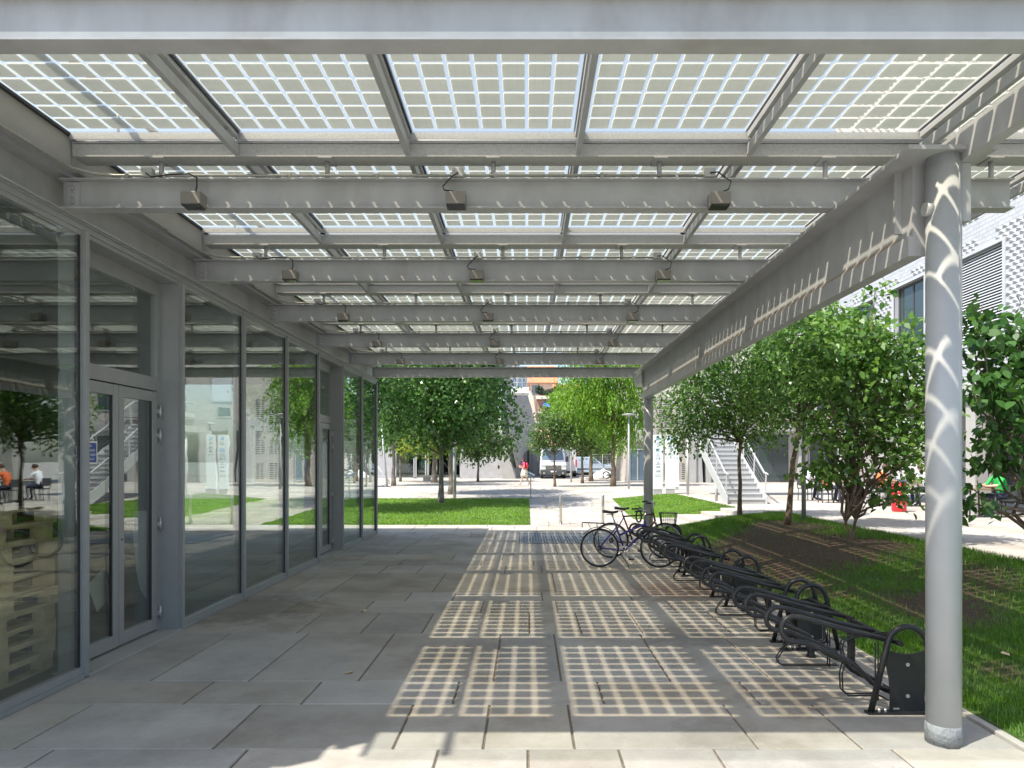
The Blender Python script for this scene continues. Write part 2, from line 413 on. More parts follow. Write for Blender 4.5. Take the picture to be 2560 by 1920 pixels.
def lawn_mat(name, c1, c2, soil, thr):
    m, nt, N, L, out = newmat(name)
    b = N.new('ShaderNodeBsdfPrincipled'); b.inputs['Roughness'].default_value = .95; L.new(b.outputs[0], out.inputs[0])
    p = pos(nt)
    gcol = mix_col(nt, c1, c2, ramp(nt, noise_n(nt, 18, 5, p), .3, .7))
    at_ = N.new('ShaderNodeAttribute'); at_.attribute_name = 'bare'
    scol = mix_col(nt, tuple(x*.6 for x in soil), tuple(x*1.5 for x in soil), ramp(nt, noise_n(nt, 25, 6, p), .3, .7))
    f = ramp(nt, math_n(nt, 'ADD', at_.outputs['Fac'], math_n(nt, 'MULTIPLY', math_n(nt, 'SUBTRACT', noise_n(nt, 6, 6, p), .5), .9)), .35, .65)
    L.new(mix_col(nt, gcol, scol, f), b.inputs['Base Color'])
    bn = N.new('ShaderNodeBump'); bn.inputs['Strength'].default_value = .8; bn.inputs['Distance'].default_value = .03
    L.new(noise_n(nt, 45, 6, p), bn.inputs['Height']); L.new(bn.outputs[0], b.inputs['Normal'])
    return m
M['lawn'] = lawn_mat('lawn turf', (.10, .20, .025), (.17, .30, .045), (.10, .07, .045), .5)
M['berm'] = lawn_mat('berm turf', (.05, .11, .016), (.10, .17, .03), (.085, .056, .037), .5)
# ------------------------------------------------------------------ canopy
YB = [3.335]+[5.515+2.205*k for k in range(6)]      # axes of the seven cross beams
XG = [.411+1.36*k for k in range(-3, 4)]            # gaps between the panels
canopy = thing('solar_canopy', 'long grey steel canopy roofed with translucent solar panels, on two round columns over the pavement', 'canopy', (2.74, 10, 0))
def ibeam(x0, x1, y, z0, w=.12, h=.24, tf=.011, tw=.008):
    a, b = w/2, tw/2; z1 = z0+h
    return MB().prism([(y-a, z0), (y+a, z0), (y+a, z0+tf), (y+b, z0+tf), (y+b, z1-tf), (y+a, z1-tf), (y+a, z1), (y-a, z1), (y-a, z1-tf), (y-b, z1-tf), (y-b, z0+tf), (y-a, z0+tf)], x0, x1, 'x')
for k, y in enumerate(YB):
    b = build(ibeam(-3.74, 3.9, y, 3.872), 'cross_beam', M['steel'], canopy)
    if k:
        e = MB().box(-3.70, -3.60, y-.022, y-.0045, 3.885, 4.09); bo = MB()
        for z in (3.93, 3.985, 4.04): bo.tube([(-3.65, y-.045, z), (-3.65, y-.02, z)], .016, 6)
        build([(e, M['steel']), (bo, M['bolt'])], 'end_plate', None, b)
# main girder along the column line
gx = 2.74
gm = MB()
gm.box(2.44, 3.01, 4.36, 15.6, 3.842, 3.87)                       # wide top flange
gm.box(gx-.14, gx-.12, 4.60, 15.28, 3.255, 3.842)
gm.box(gx-.12, gx+.10, 4.60, 4.615, 3.23, 3.842).box(gx-.12, gx+.10, 15.265, 15.28, 3.23, 3.842)                 # web
gm.box(gx-.17, gx-.121, 4.60, 15.28, 3.23, 3.255).box(gx-.121, gx-.06, 4.616, 15.264, 3.232, 3.255)                 # bottom flange
gm.box(gx-.17, gx-.14, 4.60, 15.28, 3.255, 3.365)                  # lower cover plate
for y in (4.74, 15.16): gm.box(gx-.19, gx-.141, y-.012, y+.012, 3.42, 3.842)
girder = build(gm, 'girder', M['steel'], canopy)
cs = MB().prism([(gx-.17, 3.3655), (gx-.1405, 3.3655), (gx-.1405, 3.400)], 4.76, 15.14, 'y')
build(cs, 'edge_strip', M['rust'], girder)
cn = MB().box(2.81, 2.89, 3.42, 4.80, 3.79, 4.0).box(2.81, 2.89, 4.44, 4.76, 3.41, 3.79)
build(cn, 'cantilever', M['steel'], girder, .004)
cf = MB().prism([(2.66, 3.66), (2.82, 3.66), (2.82, 3.842), (2.62, 3.842)], 15.45, 16.75, 'y').box(2.6, 2.9, 15.6, 16.75, 3.842, 3.87)
build(cf, 'cantilever', M['steel'], girder, .004)
for (y, r) in ((4.49, .1045), (15.40, .1045)):
    col = build(MB().lathe(2.74, y, [(r, 0.0), (r, 3.842)], 48), 'column', M['steel_col'], canopy)
    build(MB().lathe(2.74, y, [(r+.004, 0), (r+.006, .09), (r+.003, .125), (r, .13)], 48), 'column_base', mat('cracked white base paint', (.27, .285, .295), .8, 0, .12, 20, .8, 28, (.12, .11, .10), 30, .9) if y < 5 else M['steel_col'], col)
    if y < 5:
        build(MB().tube([(2.74-.13, 4.48, 3.50), (2.74-.09, 4.48, 3.50)], .045, 20), 'pipe_cap', M['galv'], col)
        build(MB().box(2.74-.02, 2.74+.13, 4.51-.012, 4.51+.135, 3.40, 3.842), 'stiffener', M['steel_col'], col)
# panels, edge bars, channels
panel0 = None
for k in range(6):
    y0 = 3.34+2.205*k
    for j in range(6):
        x0 = XG[j]+.044
        if panel0 is None:
            panel0 = build(MB().box(0, 1.272, 0, 2.06, 0, .008), 'solar_panel', M['panel'], canopy, local=True); p = panel0
        else:
            p = panel0.copy(); C.objects.link(p); p.parent = canopy
        p.location = Vector((x0, y0, 4.45))-Vector(canopy.location)
    yb = YB[k+1]
    ch = MB()
    xl, xr = -3.62, 4.56
    ch.box(xl, xr, yb-.075, yb-.068, 4.275, 4.375)
    ch.box(xl, xr, yb-.068, yb+.10, 4.275, 4.283)
    ch.box(xl, xr, yb+.093, yb+.10, 4.283, 4.315).box(xl, xr, yb-.068, yb-.01, 4.367, 4.375)
    c = build(ch, 'purlin_channel', M['galv'], canopy)
    build(MB().box(xl, xr, y0+2.061, y0+2.073, 4.395, 4.449), 'panel_edge_bar', M['galv'], canopy)
    build(MB().box(xl, xr, y0-.02, y0+.02, 4.41, 4.447), 'panel_edge_bar', M['galv'], canopy)
    if k in (0, 2):
        tb = MB().box(xl, xr, yb-.085, yb-.02, 4.379, 4.384).tube([(xl, yb-.06, 4.402), (xr, yb-.06, 4.402)], .017, 10)
        build(tb, 'roller_tube', M['galv'], canopy)
    for j, xg in enumerate(XG):
        if j == 0: continue
        up = MB().box(xg-.040, xg+.040, y0-.06, y0+2.08, 4.462, 4.475)          # cap over the gap
        up.box(xg-.030, xg+.030, y0-.02, y0+2.045, 4.400, 4.446)
        gk = MB().box(xg+.031, xg+.0435, y0, y0+2.045, 4.434, 4.448)
        lo = MB().box(xg-.020, xg+.020, (3.3 if k == 0 else YB[k]+.10), yb-.077, 4.285, 4.365)
        r = build([(up, M['steel']), (gk, M['dark'])], 'rafter', None, canopy)
        build(lo, 'rafter_tie', M['steel'], r)
        for t in (.6, 1.9): build(MB().tube([(xg, y0+t, 4.36), (xg, y0+t, 4.405)], .012, 8), 'spacer_pin', M['conduit'], r)
    if k < 6:
        for j in range(6):
            x = -2.95+1.34*j
            ps = MB().tube([(x, yb, 4.11), (x, yb, 4.266)], .019, 12).box(x-.055, x+.055, yb-.078, yb+.09, 4.265, 4.274)
            build(ps, 'post', M['steel'], c)
    if k < 5:
        cd = MB().tube([(-3.60, yb-.9, 4.155), (-3.60, yb-.28, 4.155), (-3.57, yb-.16, 4.15), (-3.45, yb-.075, 4.14), (-3.3, yb-.045, 4.135), (1.42, yb-.045, 4.135)], .012, 8)
        for x in (-3.2, -2.9, -1.9, -1.2, -.25, .6, 1.2): cd.box(x-.012, x+.012, yb-.062, yb-.03, 4.112, 4.15)
        build(cd, 'conduit', M['conduit'], canopy)
        for (x, xl_) in ((-3.03, -2.63), (-.55, -.557), (1.46, 1.518)):
            jb = build(MB().box(x-.045, x+.045, yb-.085, yb-.025, 4.115, 4.185), 'junction_box', M['galv'], canopy, .006)
            a = Vector((x, yb-.085, 4.14)); e = Vector((xl_-.01, yb-.12, 3.96))
            if xl_ > 1: pts = [a, a+Vector((.05, -.04, -.01)), a+Vector((.15, -.05, -.09)), a+Vector((.13, -.05, -.15)), e]
            elif xl_ < -2: pts = [a, a+Vector((.06, -.03, -.045)), a+Vector((.2, -.02, -.02)), a+Vector((.36, -.03, -.02)), a+Vector((.43, -.05, -.06)), a+Vector((.43, -.05, -.13)), e+Vector((.02, 0, 0))]
            else: pts = [a, a+Vector((-.04, -.05, -.05)), a+Vector((-.11, -.06, -.13)), a+Vector((-.10, -.06, -.16)), a+Vector((-.03, -.05, -.165)), e]
            build(MB().tube(pts, .006, 6), 'cable', M['cable'], jb)
cb_ = MB().box(-3.62, 4.56, 3.255, 3.262, 4.275, 4.375).box(-3.62, 4.56, 3.262, 3.43, 4.275, 4.283)
build(cb_, 'purlin_channel', M['galv'], canopy)
build(MB().box(-3.64, -3.612, 2.7, 16.6, 4.425, 4.4485), 'gasket', M['dark'], canopy)
rt_ = MB().tube([(-3.30, 2.6, 4.76), (-3.30, 16.6, 4.76)], .03, 8)
for k in range(7): rt_.tube([(-3.30, YB[k]+.0, 4.47), (-3.30, YB[k]+.0, 4.76)], .012, 6)
build(rt_, 'roof_rail', M['galv'], canopy)
# clear overhang of glass in front of the first beam
build(MB().box(-3.62, 4.45, 2.64, 3.29, 4.45, 4.46), 'overhang_glass', M['clearglass'], canopy)
build(MB().box(-3.62, 4.45, 3.26, 3.33, 4.39, 4.447), 'panel_edge_bar', M['galv'], canopy)
fl = [('left', 'at the pavilion end'), ('middle', 'at mid span'), ('right', 'at the girder end')]
on = ['nearest', 'second', 'third', 'fourth', 'farthest']
lamp0 = None
for k in range(5):
    for i, x in enumerate((-2.63, -.557, 1.518)):
        if lamp0 is None:
            lamp0 = thing('floodlight', '', 'floodlight', (0, 0, 0), 'box floodlights on the cross beams')
            build(MB().prism([(-.185, 3.86), (-.062, 3.852), (-.062, 3.958), (-.182, 3.958)], -.078, .078, 'x'), 'housing', M['lamp'], lamp0, .004)
            build(MB().box(-.070, .070, -.180, -.07, 3.846, 3.858), 'lens', M['lens'], lamp0)
            lp = lamp0
        else: lp = copy_tree(lamp0)
        lp.location = (x, YB[k+1], 0)
        lp['label'] = 'taupe box floodlight %s of the %s lamp-carrying canopy beam' % (fl[i][1], on[k])

# ------------------------------------------------------------------ glass pavilion on the left
FX = -3.77
pav = thing('glass_pavilion', 'grey framed glass pavilion with two recessed doors along the left of the passage', 'building', (-8, 10, 0))
fr = M['frame']
LN = [4.19-1.63*1, 4.19, 5.82, 7.45, 9.08, 10.71, 12.34, 13.97, 15.60, 17.12]
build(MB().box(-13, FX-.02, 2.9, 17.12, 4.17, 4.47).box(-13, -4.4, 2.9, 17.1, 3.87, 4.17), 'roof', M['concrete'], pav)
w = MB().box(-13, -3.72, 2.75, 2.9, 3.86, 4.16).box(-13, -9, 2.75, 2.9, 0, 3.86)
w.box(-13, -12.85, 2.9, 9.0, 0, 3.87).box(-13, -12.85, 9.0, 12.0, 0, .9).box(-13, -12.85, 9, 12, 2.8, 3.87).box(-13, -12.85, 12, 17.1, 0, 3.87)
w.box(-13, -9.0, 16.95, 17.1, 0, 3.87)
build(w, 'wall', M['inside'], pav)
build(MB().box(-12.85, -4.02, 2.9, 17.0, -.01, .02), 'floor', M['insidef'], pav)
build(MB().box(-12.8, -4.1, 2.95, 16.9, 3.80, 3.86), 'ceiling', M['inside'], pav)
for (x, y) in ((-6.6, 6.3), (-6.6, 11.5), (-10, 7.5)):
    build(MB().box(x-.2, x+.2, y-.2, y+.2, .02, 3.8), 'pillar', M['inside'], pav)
# header channel, fascia board
hd = MB()
hd.box(FX-.10, FX-.09, 2.9, 17.1, 3.875, 4.16).box(FX-.09, FX+.06, 2.9, 17.1, 4.150, 4.162).box(FX-.09, FX+.05, 2.9, 17.1, 3.862, 3.875)
build(hd, 'header_channel', M['steel'], pav)
for k in range(1, 7):
    y0 = 2.9 if k == 1 else YB[k-1]-.05
    build(MB().box(-3.68, -3.645, y0+.003, YB[k]-.053, 4.165, 4.468).box(-3.645, -3.60, y0+.003, YB[k]-.053, 4.165, 4.172), 'fascia_board', M['soffit'], pav)
build(MB().box(-3.68, -3.645, YB[6]-.047, 17.12, 4.165, 4.468), 'fascia_board', M['soffit'], pav)
build(MB().box(FX-.08, FX+.012, 2.9, 17.12, 3.80, 3.861).box(FX-.02, FX+.03, 2.9, 17.12, 3.846, 3.8605), 'top_rail', fr, pav)
def window(y0, y1):
    f = MB().box(FX-.06, FX+.004, y0+.025, y1-.025, .045, .105).box(FX-.06, FX, y0+.024, y0+.046, .105, 3.80).box(FX-.06, FX, y1-.046, y1-.024, .105, 3.80)
    f.box(FX-.06, FX, y0+.046, y1-.046, 3.76, 3.80)
    gk = MB().box(FX-.045, FX-.006, y0+.046, y0+.062, .105, 3.76).box(FX-.045, FX-.006, y1-.062, y1-.046, .105, 3.76)
    wn = build([(f, fr), (gk, M['dark'])], 'window', None, pav)
    build(MB().box(FX-.036, FX-.012, y0+.05, y1-.05, .10, 3.765), 'pane', M['glass'], wn)
for i in (0, 1, 3, 4, 5, 7, 8): window(LN[i], LN[i+1])
for y in LN:
    build(MB().box(FX-.12, FX+.028, y-.024, y+.024, .02, 3.80), 'mullion', fr, pav)
build(MB().box(FX-.11, FX+.016, 2.9, 5.80, .005, .044).box(FX-.11, FX+.016, 7.44, 12.36, .005, .044).box(FX-.11, FX+.016, 13.95, 17.1, .005, .044), 'sill', fr, pav)
def portal(y0, y1, sign):
    rx = FX-.20
    fm = MB().box(rx-.03, FX-.005, y1-.060, y1-.025, .01, 3.80)         # reveal facing the camera
    fm.box(rx-.03, FX-.005, y0+.025, y0+.06, .01, 3.80).box(rx-.03, FX-.005, y0+.06, y1-.06, 3.765, 3.80)
    fm.box(rx-.07, rx, y0+.06, y1-.06, 3.62, 3.765).box(rx-.07, rx, y0+.06, y1-.06, 2.60, 2.74)
    fm.box(rx-.068, rx+.003, y0+.06, y0+.12, .03, 3.62).box(rx-.068, rx+.003, y1-.12, y1-.06, .03, 3.62)
    d = build(fm, 'door_frame', fr, pav)
    build(MB().box(rx-.045, rx-.02, y0+.11, y1-.11, 2.73, 3.63), 'transom_pane', M['glass'], d)
    a, b = y0+.13, y1-.13; m = (a+b)/2
    for s, (u, v) in enumerate(((a, m-.004), (m+.004, b))):
        l = MB().box(rx-.055, rx+.006, u, u+.085, .05, 2.585).box(rx-.055, rx+.006, v-.085, v, .05, 2.585)
        l.box(rx-.055, rx+.006, u+.085, v-.085, .05, .17).box(rx-.055, rx+.006, u+.085, v-.085, 2.48, 2.585)
        gk = MB().box(rx-.05, rx-.004, v-.101, v-.085, .17, 2.48)
        kh = MB().tube([(rx, u+.045, 1.08), (rx+.009, u+.045, 1.08)], .012, 12) if s else MB()
        leaf = build([(l, fr), (gk, M['dark']), (kh, M['dark'])], 'door', None, pav, .003)
        build(MB().box(rx-.036, rx-.015, u+.08, v-.08, .165, 2.485), 'pane', M['glass'], leaf)
        hy = v+.035 if s else u-.035
        for z in (.22, 1.17, 2.12, 2.38):
            hg = MB().tube([(rx+.022, hy, z-.07), (rx+.022, hy, z+.07)], .017, 12).box(rx+.004, rx+.02, hy-.055, hy, z-.022, z+.022)
            build(hg, 'hinge', M['hinge'], leaf)
        if sign and s == 0:
            sx = rx-.012; yc, zc = u+.085+.175, 1.925
            pl = MB().box(sx, sx+.002, yc-.115, yc+.115, zc-.105, zc+.105)
            bl = MB().box(sx+.002, sx+.0028, yc-.103, yc+.103, zc-.09, zc+.09)
            tx = MB()
            for q, s_ in enumerate(('USCITA', 'DI EMERGENZA', 'LASCIARE LIBERO', 'IL PASSAGGIO')):
                t = text_mb(s_, .032, lambda c, q=q: (sx+.0035+c.z*.3, yc+c.x*.72, zc+.06-.04*q+c.y)); tx.add(t.v, t.f)
            build([(pl, M['white']), (bl, M['signblue']), (tx, M['white'])], 'door_sign', None, leaf)
            cs = MB().tube([(sx, yc-.22, zc), (sx+.002, yc-.22, zc)], .098, 28)
            ar = MB().box(sx+.002, sx+.003, yc-.25, yc-.19, zc-.012, zc+.012)
            build([(cs, M['signblue']), (ar, M['white'])], 'door_sign', None, leaf)
    build(MB().box(rx-.1, FX+.03, y0+.02, y1-.02, .004, .028), 'threshold', M['concrete'], pav)
portal(LN[2], LN[3], True); portal(LN[6], LN[7], False)
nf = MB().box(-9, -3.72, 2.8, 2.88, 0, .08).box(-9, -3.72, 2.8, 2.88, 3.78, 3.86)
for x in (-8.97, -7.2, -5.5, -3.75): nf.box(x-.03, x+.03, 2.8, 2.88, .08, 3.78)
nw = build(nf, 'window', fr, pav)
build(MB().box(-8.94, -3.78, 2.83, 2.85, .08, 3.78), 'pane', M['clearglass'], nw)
# glass return wall at the far end
ef = MB().box(-9.0, FX, 17.06, 17.12, .02, .10).box(-9.0, FX, 17.06, 17.12, 3.76, 3.86)
for x in (-9.0, -7.3, -5.5): ef.box(x-.025, x+.025, 17.04, 17.13, .1, 3.76)
we = build(ef, 'window', fr, pav)
build(MB().box(-8.97, FX-.03, 17.075, 17.10, .1, 3.77), 'pane', M['glass'], we)
# things inside
pal0 = None
ords = ['bottom', 'second', 'third', 'fourth', 'fifth', 'sixth', 'seventh', 'eighth', 'ninth', 'topmost']
for k in range(10):
    if pal0 is None:
        pal0 = thing('wooden_pallet', '', 'pallet', (0, 0, 0), 'pallets stacked behind the glass')
        for i in range(7): build(MB().box(-.6, .6, -.4+i*.1165, -.4+i*.1165+.09, .12, .142), 'deck_board', M['wood'], pal0)
        for y in (-.4, -.05, .3):
            s_ = MB().box(-.6, .6, y, y+.1, 0, .022)
            for x in (-.6, -.07, .46): s_.box(x, x+.14, y, y+.1, .022, .098)
            build(s_, 'skid', M['wood'], pal0)
        for x in (-.6, -.07, .46): build(MB().box(x, x+.14, -.4, .4, .098, .12), 'stringer_board', M['wood'], pal0)
        p = pal0
    else: p = copy_tree(pal0)
    p.location = (-4.58+random.uniform(-.03, .03), 5.48+random.uniform(-.05, .05), .022+.143*k); p.rotation_euler.z = R(90+random.uniform(-3, 3))
    p['label'] = 'pale wooden pallet seen through the left glass pane, %s of the stack of ten' % ords[k]
pp = thing('paper_sheet', 'white paper sheet hanging tilted inside the glass door', 'paper', (-4.07, 6.5, .6))
build(MB().box(-4.073, -4.07, 6.38, 6.66, .46, .78).xf(lambda v: Vector((v.x, 6.52+(v.y-6.52)*.88-(v.z-.62)*.45, .62+(v.z-.62)*.88+(v.y-6.52)*.45))), 'sheet', M['paper'], pp)
hose = [(-4.6, 8.15+.75*(1-math.cos(t*.1))*.9, 1.25-1.05*math.sin(t*.157)) for t in range(0, 17)]
tag(build(MB().tube(hose, .09, 12), 'white_hose', M['paper']), 'thick pale curved tube lying inside behind the third glass pane', 'tube')
# ------------------------------------------------------------------ ground, paving, lawns
KX = 3.17                                               # kerb between passage and planted bank
def path_edge(Y): return 6.9
xs = [-40]+list(np.arange(-30, 24.1, 1.0))
ys = [-20]+list(np.arange(-6, 66.1, 1.0))
mb = MB(); n = len(xs)
for y in ys:
    for x in xs: mb.v.append((x, y, G(x, y)-.011-(.5 if 3.5 < x < 6.5 and -4 < y < 20.5 else 0)))
for j in range(len(ys)-1):
    for i in range(n-1):
        mb.f.append((j*n+i, j*n+i+1, (j+1)*n+i+1, (j+1)*n+i)); mb.s.append(True)
struct(build(mb, 'joint_bed', M['joint']))
gxs = [-500, -120, -40, 24, 120, 500]; gys = [-400, -60, -20, 20, 66, 150, 600]; mb = MB()
for y in gys:
    for x in gxs: mb.v.append((x, y, .36 if y > 60 else (-.06 if y < 40 else .1)))
for j in range(len(gys)-1):
    for i in range(len(gxs)-1): q = j*len(gxs)+i; mb.f.append((q, q+1, q+len(gxs)+1, q+len(gxs))); mb.s.append(False)
struct(build(mb, 'ground', M['ground']))
rows = [-18, -16.6, -15.5, -14.1, -13, -11.8, -10.7, -9.5, -8.2, -7, -5.9, -4.6, -3, -2.2, -1.4, -.6, .4, 1.2, 2.0, 2.7, 3.55, 4.386, 5.194, 5.737, 7.33, 8.31, 9.03, 9.61, 11.25, 12.10, 12.68, 13.46, 15.04, 16.47, 17.3, 17.78, 18.6, 19.15, 19.7]
y = 19.7
while y < 29.6: y += 1.0; rows.append(y)
rows[-1] = 29.7
y = 29.7
while y < 62: y += random.choice((.8, 1.0, 1.2, 1.6)); rows.append(y)
known = {3.55: [-3.03, -1.79, -.563, .01, .59, 1.2, 2.34], 4.386: [-3.3, -2.02, -.86, -.28, .31, 1.49, 2.16],
         5.194: [-2.62, -1.72, -.565, .59, 1.78], 5.737: [-3.17, -2.34, -1.42, -.277, .29, 1.21, 2.07], 7.33: [-2.48, -1.79, -1.13, .03, .59, 1.25, 2.2]}
def intervals(Y):
    if Y < -3: return [(-26, 18)]
    if Y < 2.7: return [(-26, KX), (6.9, 18)]
    if Y < 17.1: return [(-4.0, KX), (6.9, 18)]
    if Y < 18.6: return [(-24, KX if Y < 17.8 else 3.7), (6.9, 18)]
    if Y < 19.7: return [(-24, 3.7), (6.4, 18)]
    if Y < 29.7: return [(.1, 3.9), (6.3, 18)]
    return [(-34, 22)]
def slab(mb, x0, x1, y0, y1, gap):
    a = gap/2; ay = gap/5; b = min(.006, (x1-x0)/4)
    X = (x0+a, x1-a); Y_ = (y0+ay, y1-ay)
    t = random.uniform(-.0015, .0015)
    lowv = [(x, y, G(x, y)-.05) for (x, y) in ((X[0], Y_[0]), (X[1], Y_[0]), (X[1], Y_[1]), (X[0], Y_[1]))]
    mid = [(p[0], p[1], p[2]+.05-b+t) for p in lowv]
    top = [(x, y, G(x, y)+t) for (x, y) in ((X[0]+b, Y_[0]+b), (X[1]-b, Y_[0]+b), (X[1]-b, Y_[1]-b), (X[0]+b, Y_[1]-b))]
    fs = [(8, 9, 10, 11)]
    for i in range(4):
        j = (i+1) % 4
        fs += [(i, j, 4+j, 4+i), (4+i, 4+j, 8+j, 8+i)]
    mb.add(lowv+mid+top, fs)
pv, pv2 = MB(), MB()
for y0, y1 in zip(rows[:-1], rows[1:]):
    for (xa, xb) in intervals((y0+y1)/2):
        js = None
        for kk, vv in known.items():
            if abs(kk-y0) < .01 and xa < 0 and y0 < 10: js = [x for x in vv if xa+.25 < x < xb-.25]
        if js is None:
            js = []; x = xa+random.uniform(.5, 1.6)
            while x < xb-.5: js.append(x); x += random.choice((.62, .95, 1.2, 1.45, 1.75))
        e = [xa]+js+[xb]
        for a, b in zip(e[:-1], e[1:]): slab(pv if y1 < 17.9 and xa < 0 else pv2, a, b, y0, y1, .016)
struct(build(pv, 'pavement', M['slab'])); struct(build(pv2, 'plaza', M['slab2']))
# kerb of the bank
struct(build(MB().box(KX+.004, KX+.07, -3, 17.75, -.03, .018), 'kerb', M['stone'], None, .004))

def fbm(x, y, s): return noise.noise(Vector((x*s, y*s, 3.7)))*.6+noise.noise(Vector((x*s*2.3, y*s*2.3, 9.1)))*.4
def bare(x, y):
    v = 0
    for (cx, cy, rx, ry, a) in ((4.6, 12.2, 1.5, 2.8, 1.1), (5.4, 14.3, 1.2, 1.6, .9), (3.9, 10.5, .8, 2.2, .8), (5.6, 11.3, 1.1, 1.3, .9), (4.6, 7.6, .7, 1.2, .75), (4.0, 5.6, .3, .6, .6), (5.6, 8.6, 1.2, 1.6, .6)):
        d = ((x-cx)/rx)**2+((y-cy)/ry)**2
        v = max(v, 1.05*a*math.exp(-d*.95))
    return min(1, max(0, v+fbm(x, y, .9)*.35))
def bank(x, y):
    t = (x-KX)/(6.9-KX)
    z = .42*sstep(t*1.1)+.02
    z += .16*math.exp(-((x-5.0)/1.2)**2)*sstep((y-7)/4)*(1-sstep((y-16.5)/2.2))
    if y > 17.5 and x < 6.4: z = z*(1-sstep((y-17.5)/1.1))+.10*sstep((y-17.5)/1.1)*0+z*sstep((y-17.5)/1.1)*.8
    return z+.02*fbm(x, y, 1.5)
mb = MB(); bx = list(np.linspace(KX+.06, 6.9, 40)); by = list(np.linspace(-3, 18.6, 170)); n = len(bx); bv = []
for yy in by:
    for xx in bx: mb.v.append((xx, yy, bank(xx, yy))); bv.append(bare(xx, yy))
for j in range(len(by)-1):
    for i in range(n-1): mb.f.append((j*n+i, j*n+i+1, (j+1)*n+i+1, (j+1)*n+i)); mb.s.append(True)
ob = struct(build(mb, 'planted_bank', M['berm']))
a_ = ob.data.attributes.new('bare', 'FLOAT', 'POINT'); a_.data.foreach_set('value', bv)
def lawn_z(x, y): return G(x, y)+.012
def lawn(x0, x1, y0, y1, left=None):
    mb = MB(); nx = max(3, int((x1-x0)/.6)); ny = max(3, int((y1-y0)/.6))
    for j in range(ny+1):
        for i in range(nx+1):
            y = y0+(y1-y0)*j/ny; l = left(y) if left else x0
            x = l+(x1-l)*i/nx; mb.v.append((x, y, lawn_z(x, y)))
    for j in range(ny):
        for i in range(nx): q = j*(nx+1)+i; mb.f.append((q, q+1, q+nx+2, q+nx+1)); mb.s.append(True)
    rim = [i for i in range(nx+1)]+[j*(nx+1)+nx for j in range(1, ny+1)]+[ny*(nx+1)+i for i in range(nx-1, -1, -1)]+[j*(nx+1) for j in range(ny-1, 0, -1)]
    b0 = len(mb.v); mb.v += [(mb.v[i][0], mb.v[i][1], mb.v[i][2]-.16) for i in rim]; m_ = len(rim)
    for k in range(m_): mb.f.append((rim[k], b0+k, b0+(k+1) % m_, rim[(k+1) % m_])); mb.s.append(False)
    return struct(build(mb, 'lawn', M['lawn']))
lawn(-26, .1, 19.7, 29.7)
lf2 = lambda y: 3.25+.45*(y-20.9)/8.8
lawn(3.25, 6.4, 20.9, 29.5, lf2)

def grass(name, n, region, zfn, h, wid, m, label, dens=None, lean=.5):
    (x0, x1, y0, y1) = region
    vs = []; fs = []; k = 0; i = 0
    px = rng.uniform(x0, x1, n*2); py = rng.uniform(0, 1, n*2); hh = rng.uniform(.55, 1.25, n*2)*h
    an = rng.uniform(0, 6.283, n*2); ln = rng.uniform(.1, lean, n*2); rr = rng.random(n*2)
    for i in range(n*2):
        if k >= n: break
        y = y0+(y1-y0)*py[i]**1.35; x = px[i]
        if dens is not None and rr[i] > dens(x, y): continue
        z = zfn(x, y)-.005; c, s = math.cos(an[i]), math.sin(an[i])
        sc = 1+.025*max(0, y-8)
        w = wid*sc; H_ = hh[i]*(1+.25*fbm(x, y, .8)); dx, dy = -s*ln[i]*H_, c*ln[i]*H_
        b = len(vs)
        vs += [(x-c*w, y-s*w, z), (x+c*w, y+s*w, z), (x+dx*.45+c*w*.7, y+dy*.45+s*w*.7, z+H_*.6), (x+dx*.45-c*w*.7, y+dy*.45-s*w*.7, z+H_*.6), (x+dx, y+dy, z+H_)]
        fs += [(b, b+1, b+2, b+3), (b+3, b+2, b+4)]; k += 1
    me = bpy.data.meshes.new(name); me.from_pydata(vs, [], fs); me.materials.append(m)
    o = bpy.data.objects.new(name, me); C.objects.link(o)
    return tag(o, label, 'grass', None, 'stuff')
grass('grass', 95000, (KX+.07, 6.9, 3.2, 18.5), bank, .075, .0032, M['grass'], 'uneven green grass on the planted bank behind the bicycle racks', lambda x, y: max(.03, 1-1.25*bare(x, y)), .9)
grass('grass', 60000, (-10, .1, 19.72, 29.7), lawn_z, .05, .007, M['grassb'], 'bright mown grass on the rectangular lawn beyond the passage', None, .8)
grass('grass', 22000, (3.3, 6.4, 20.95, 29.5), lawn_z, .05, .007, M['grassb'], 'bright mown grass beside the stone steps', lambda x, y: 1 if x > lf2(y) else 0, .8)

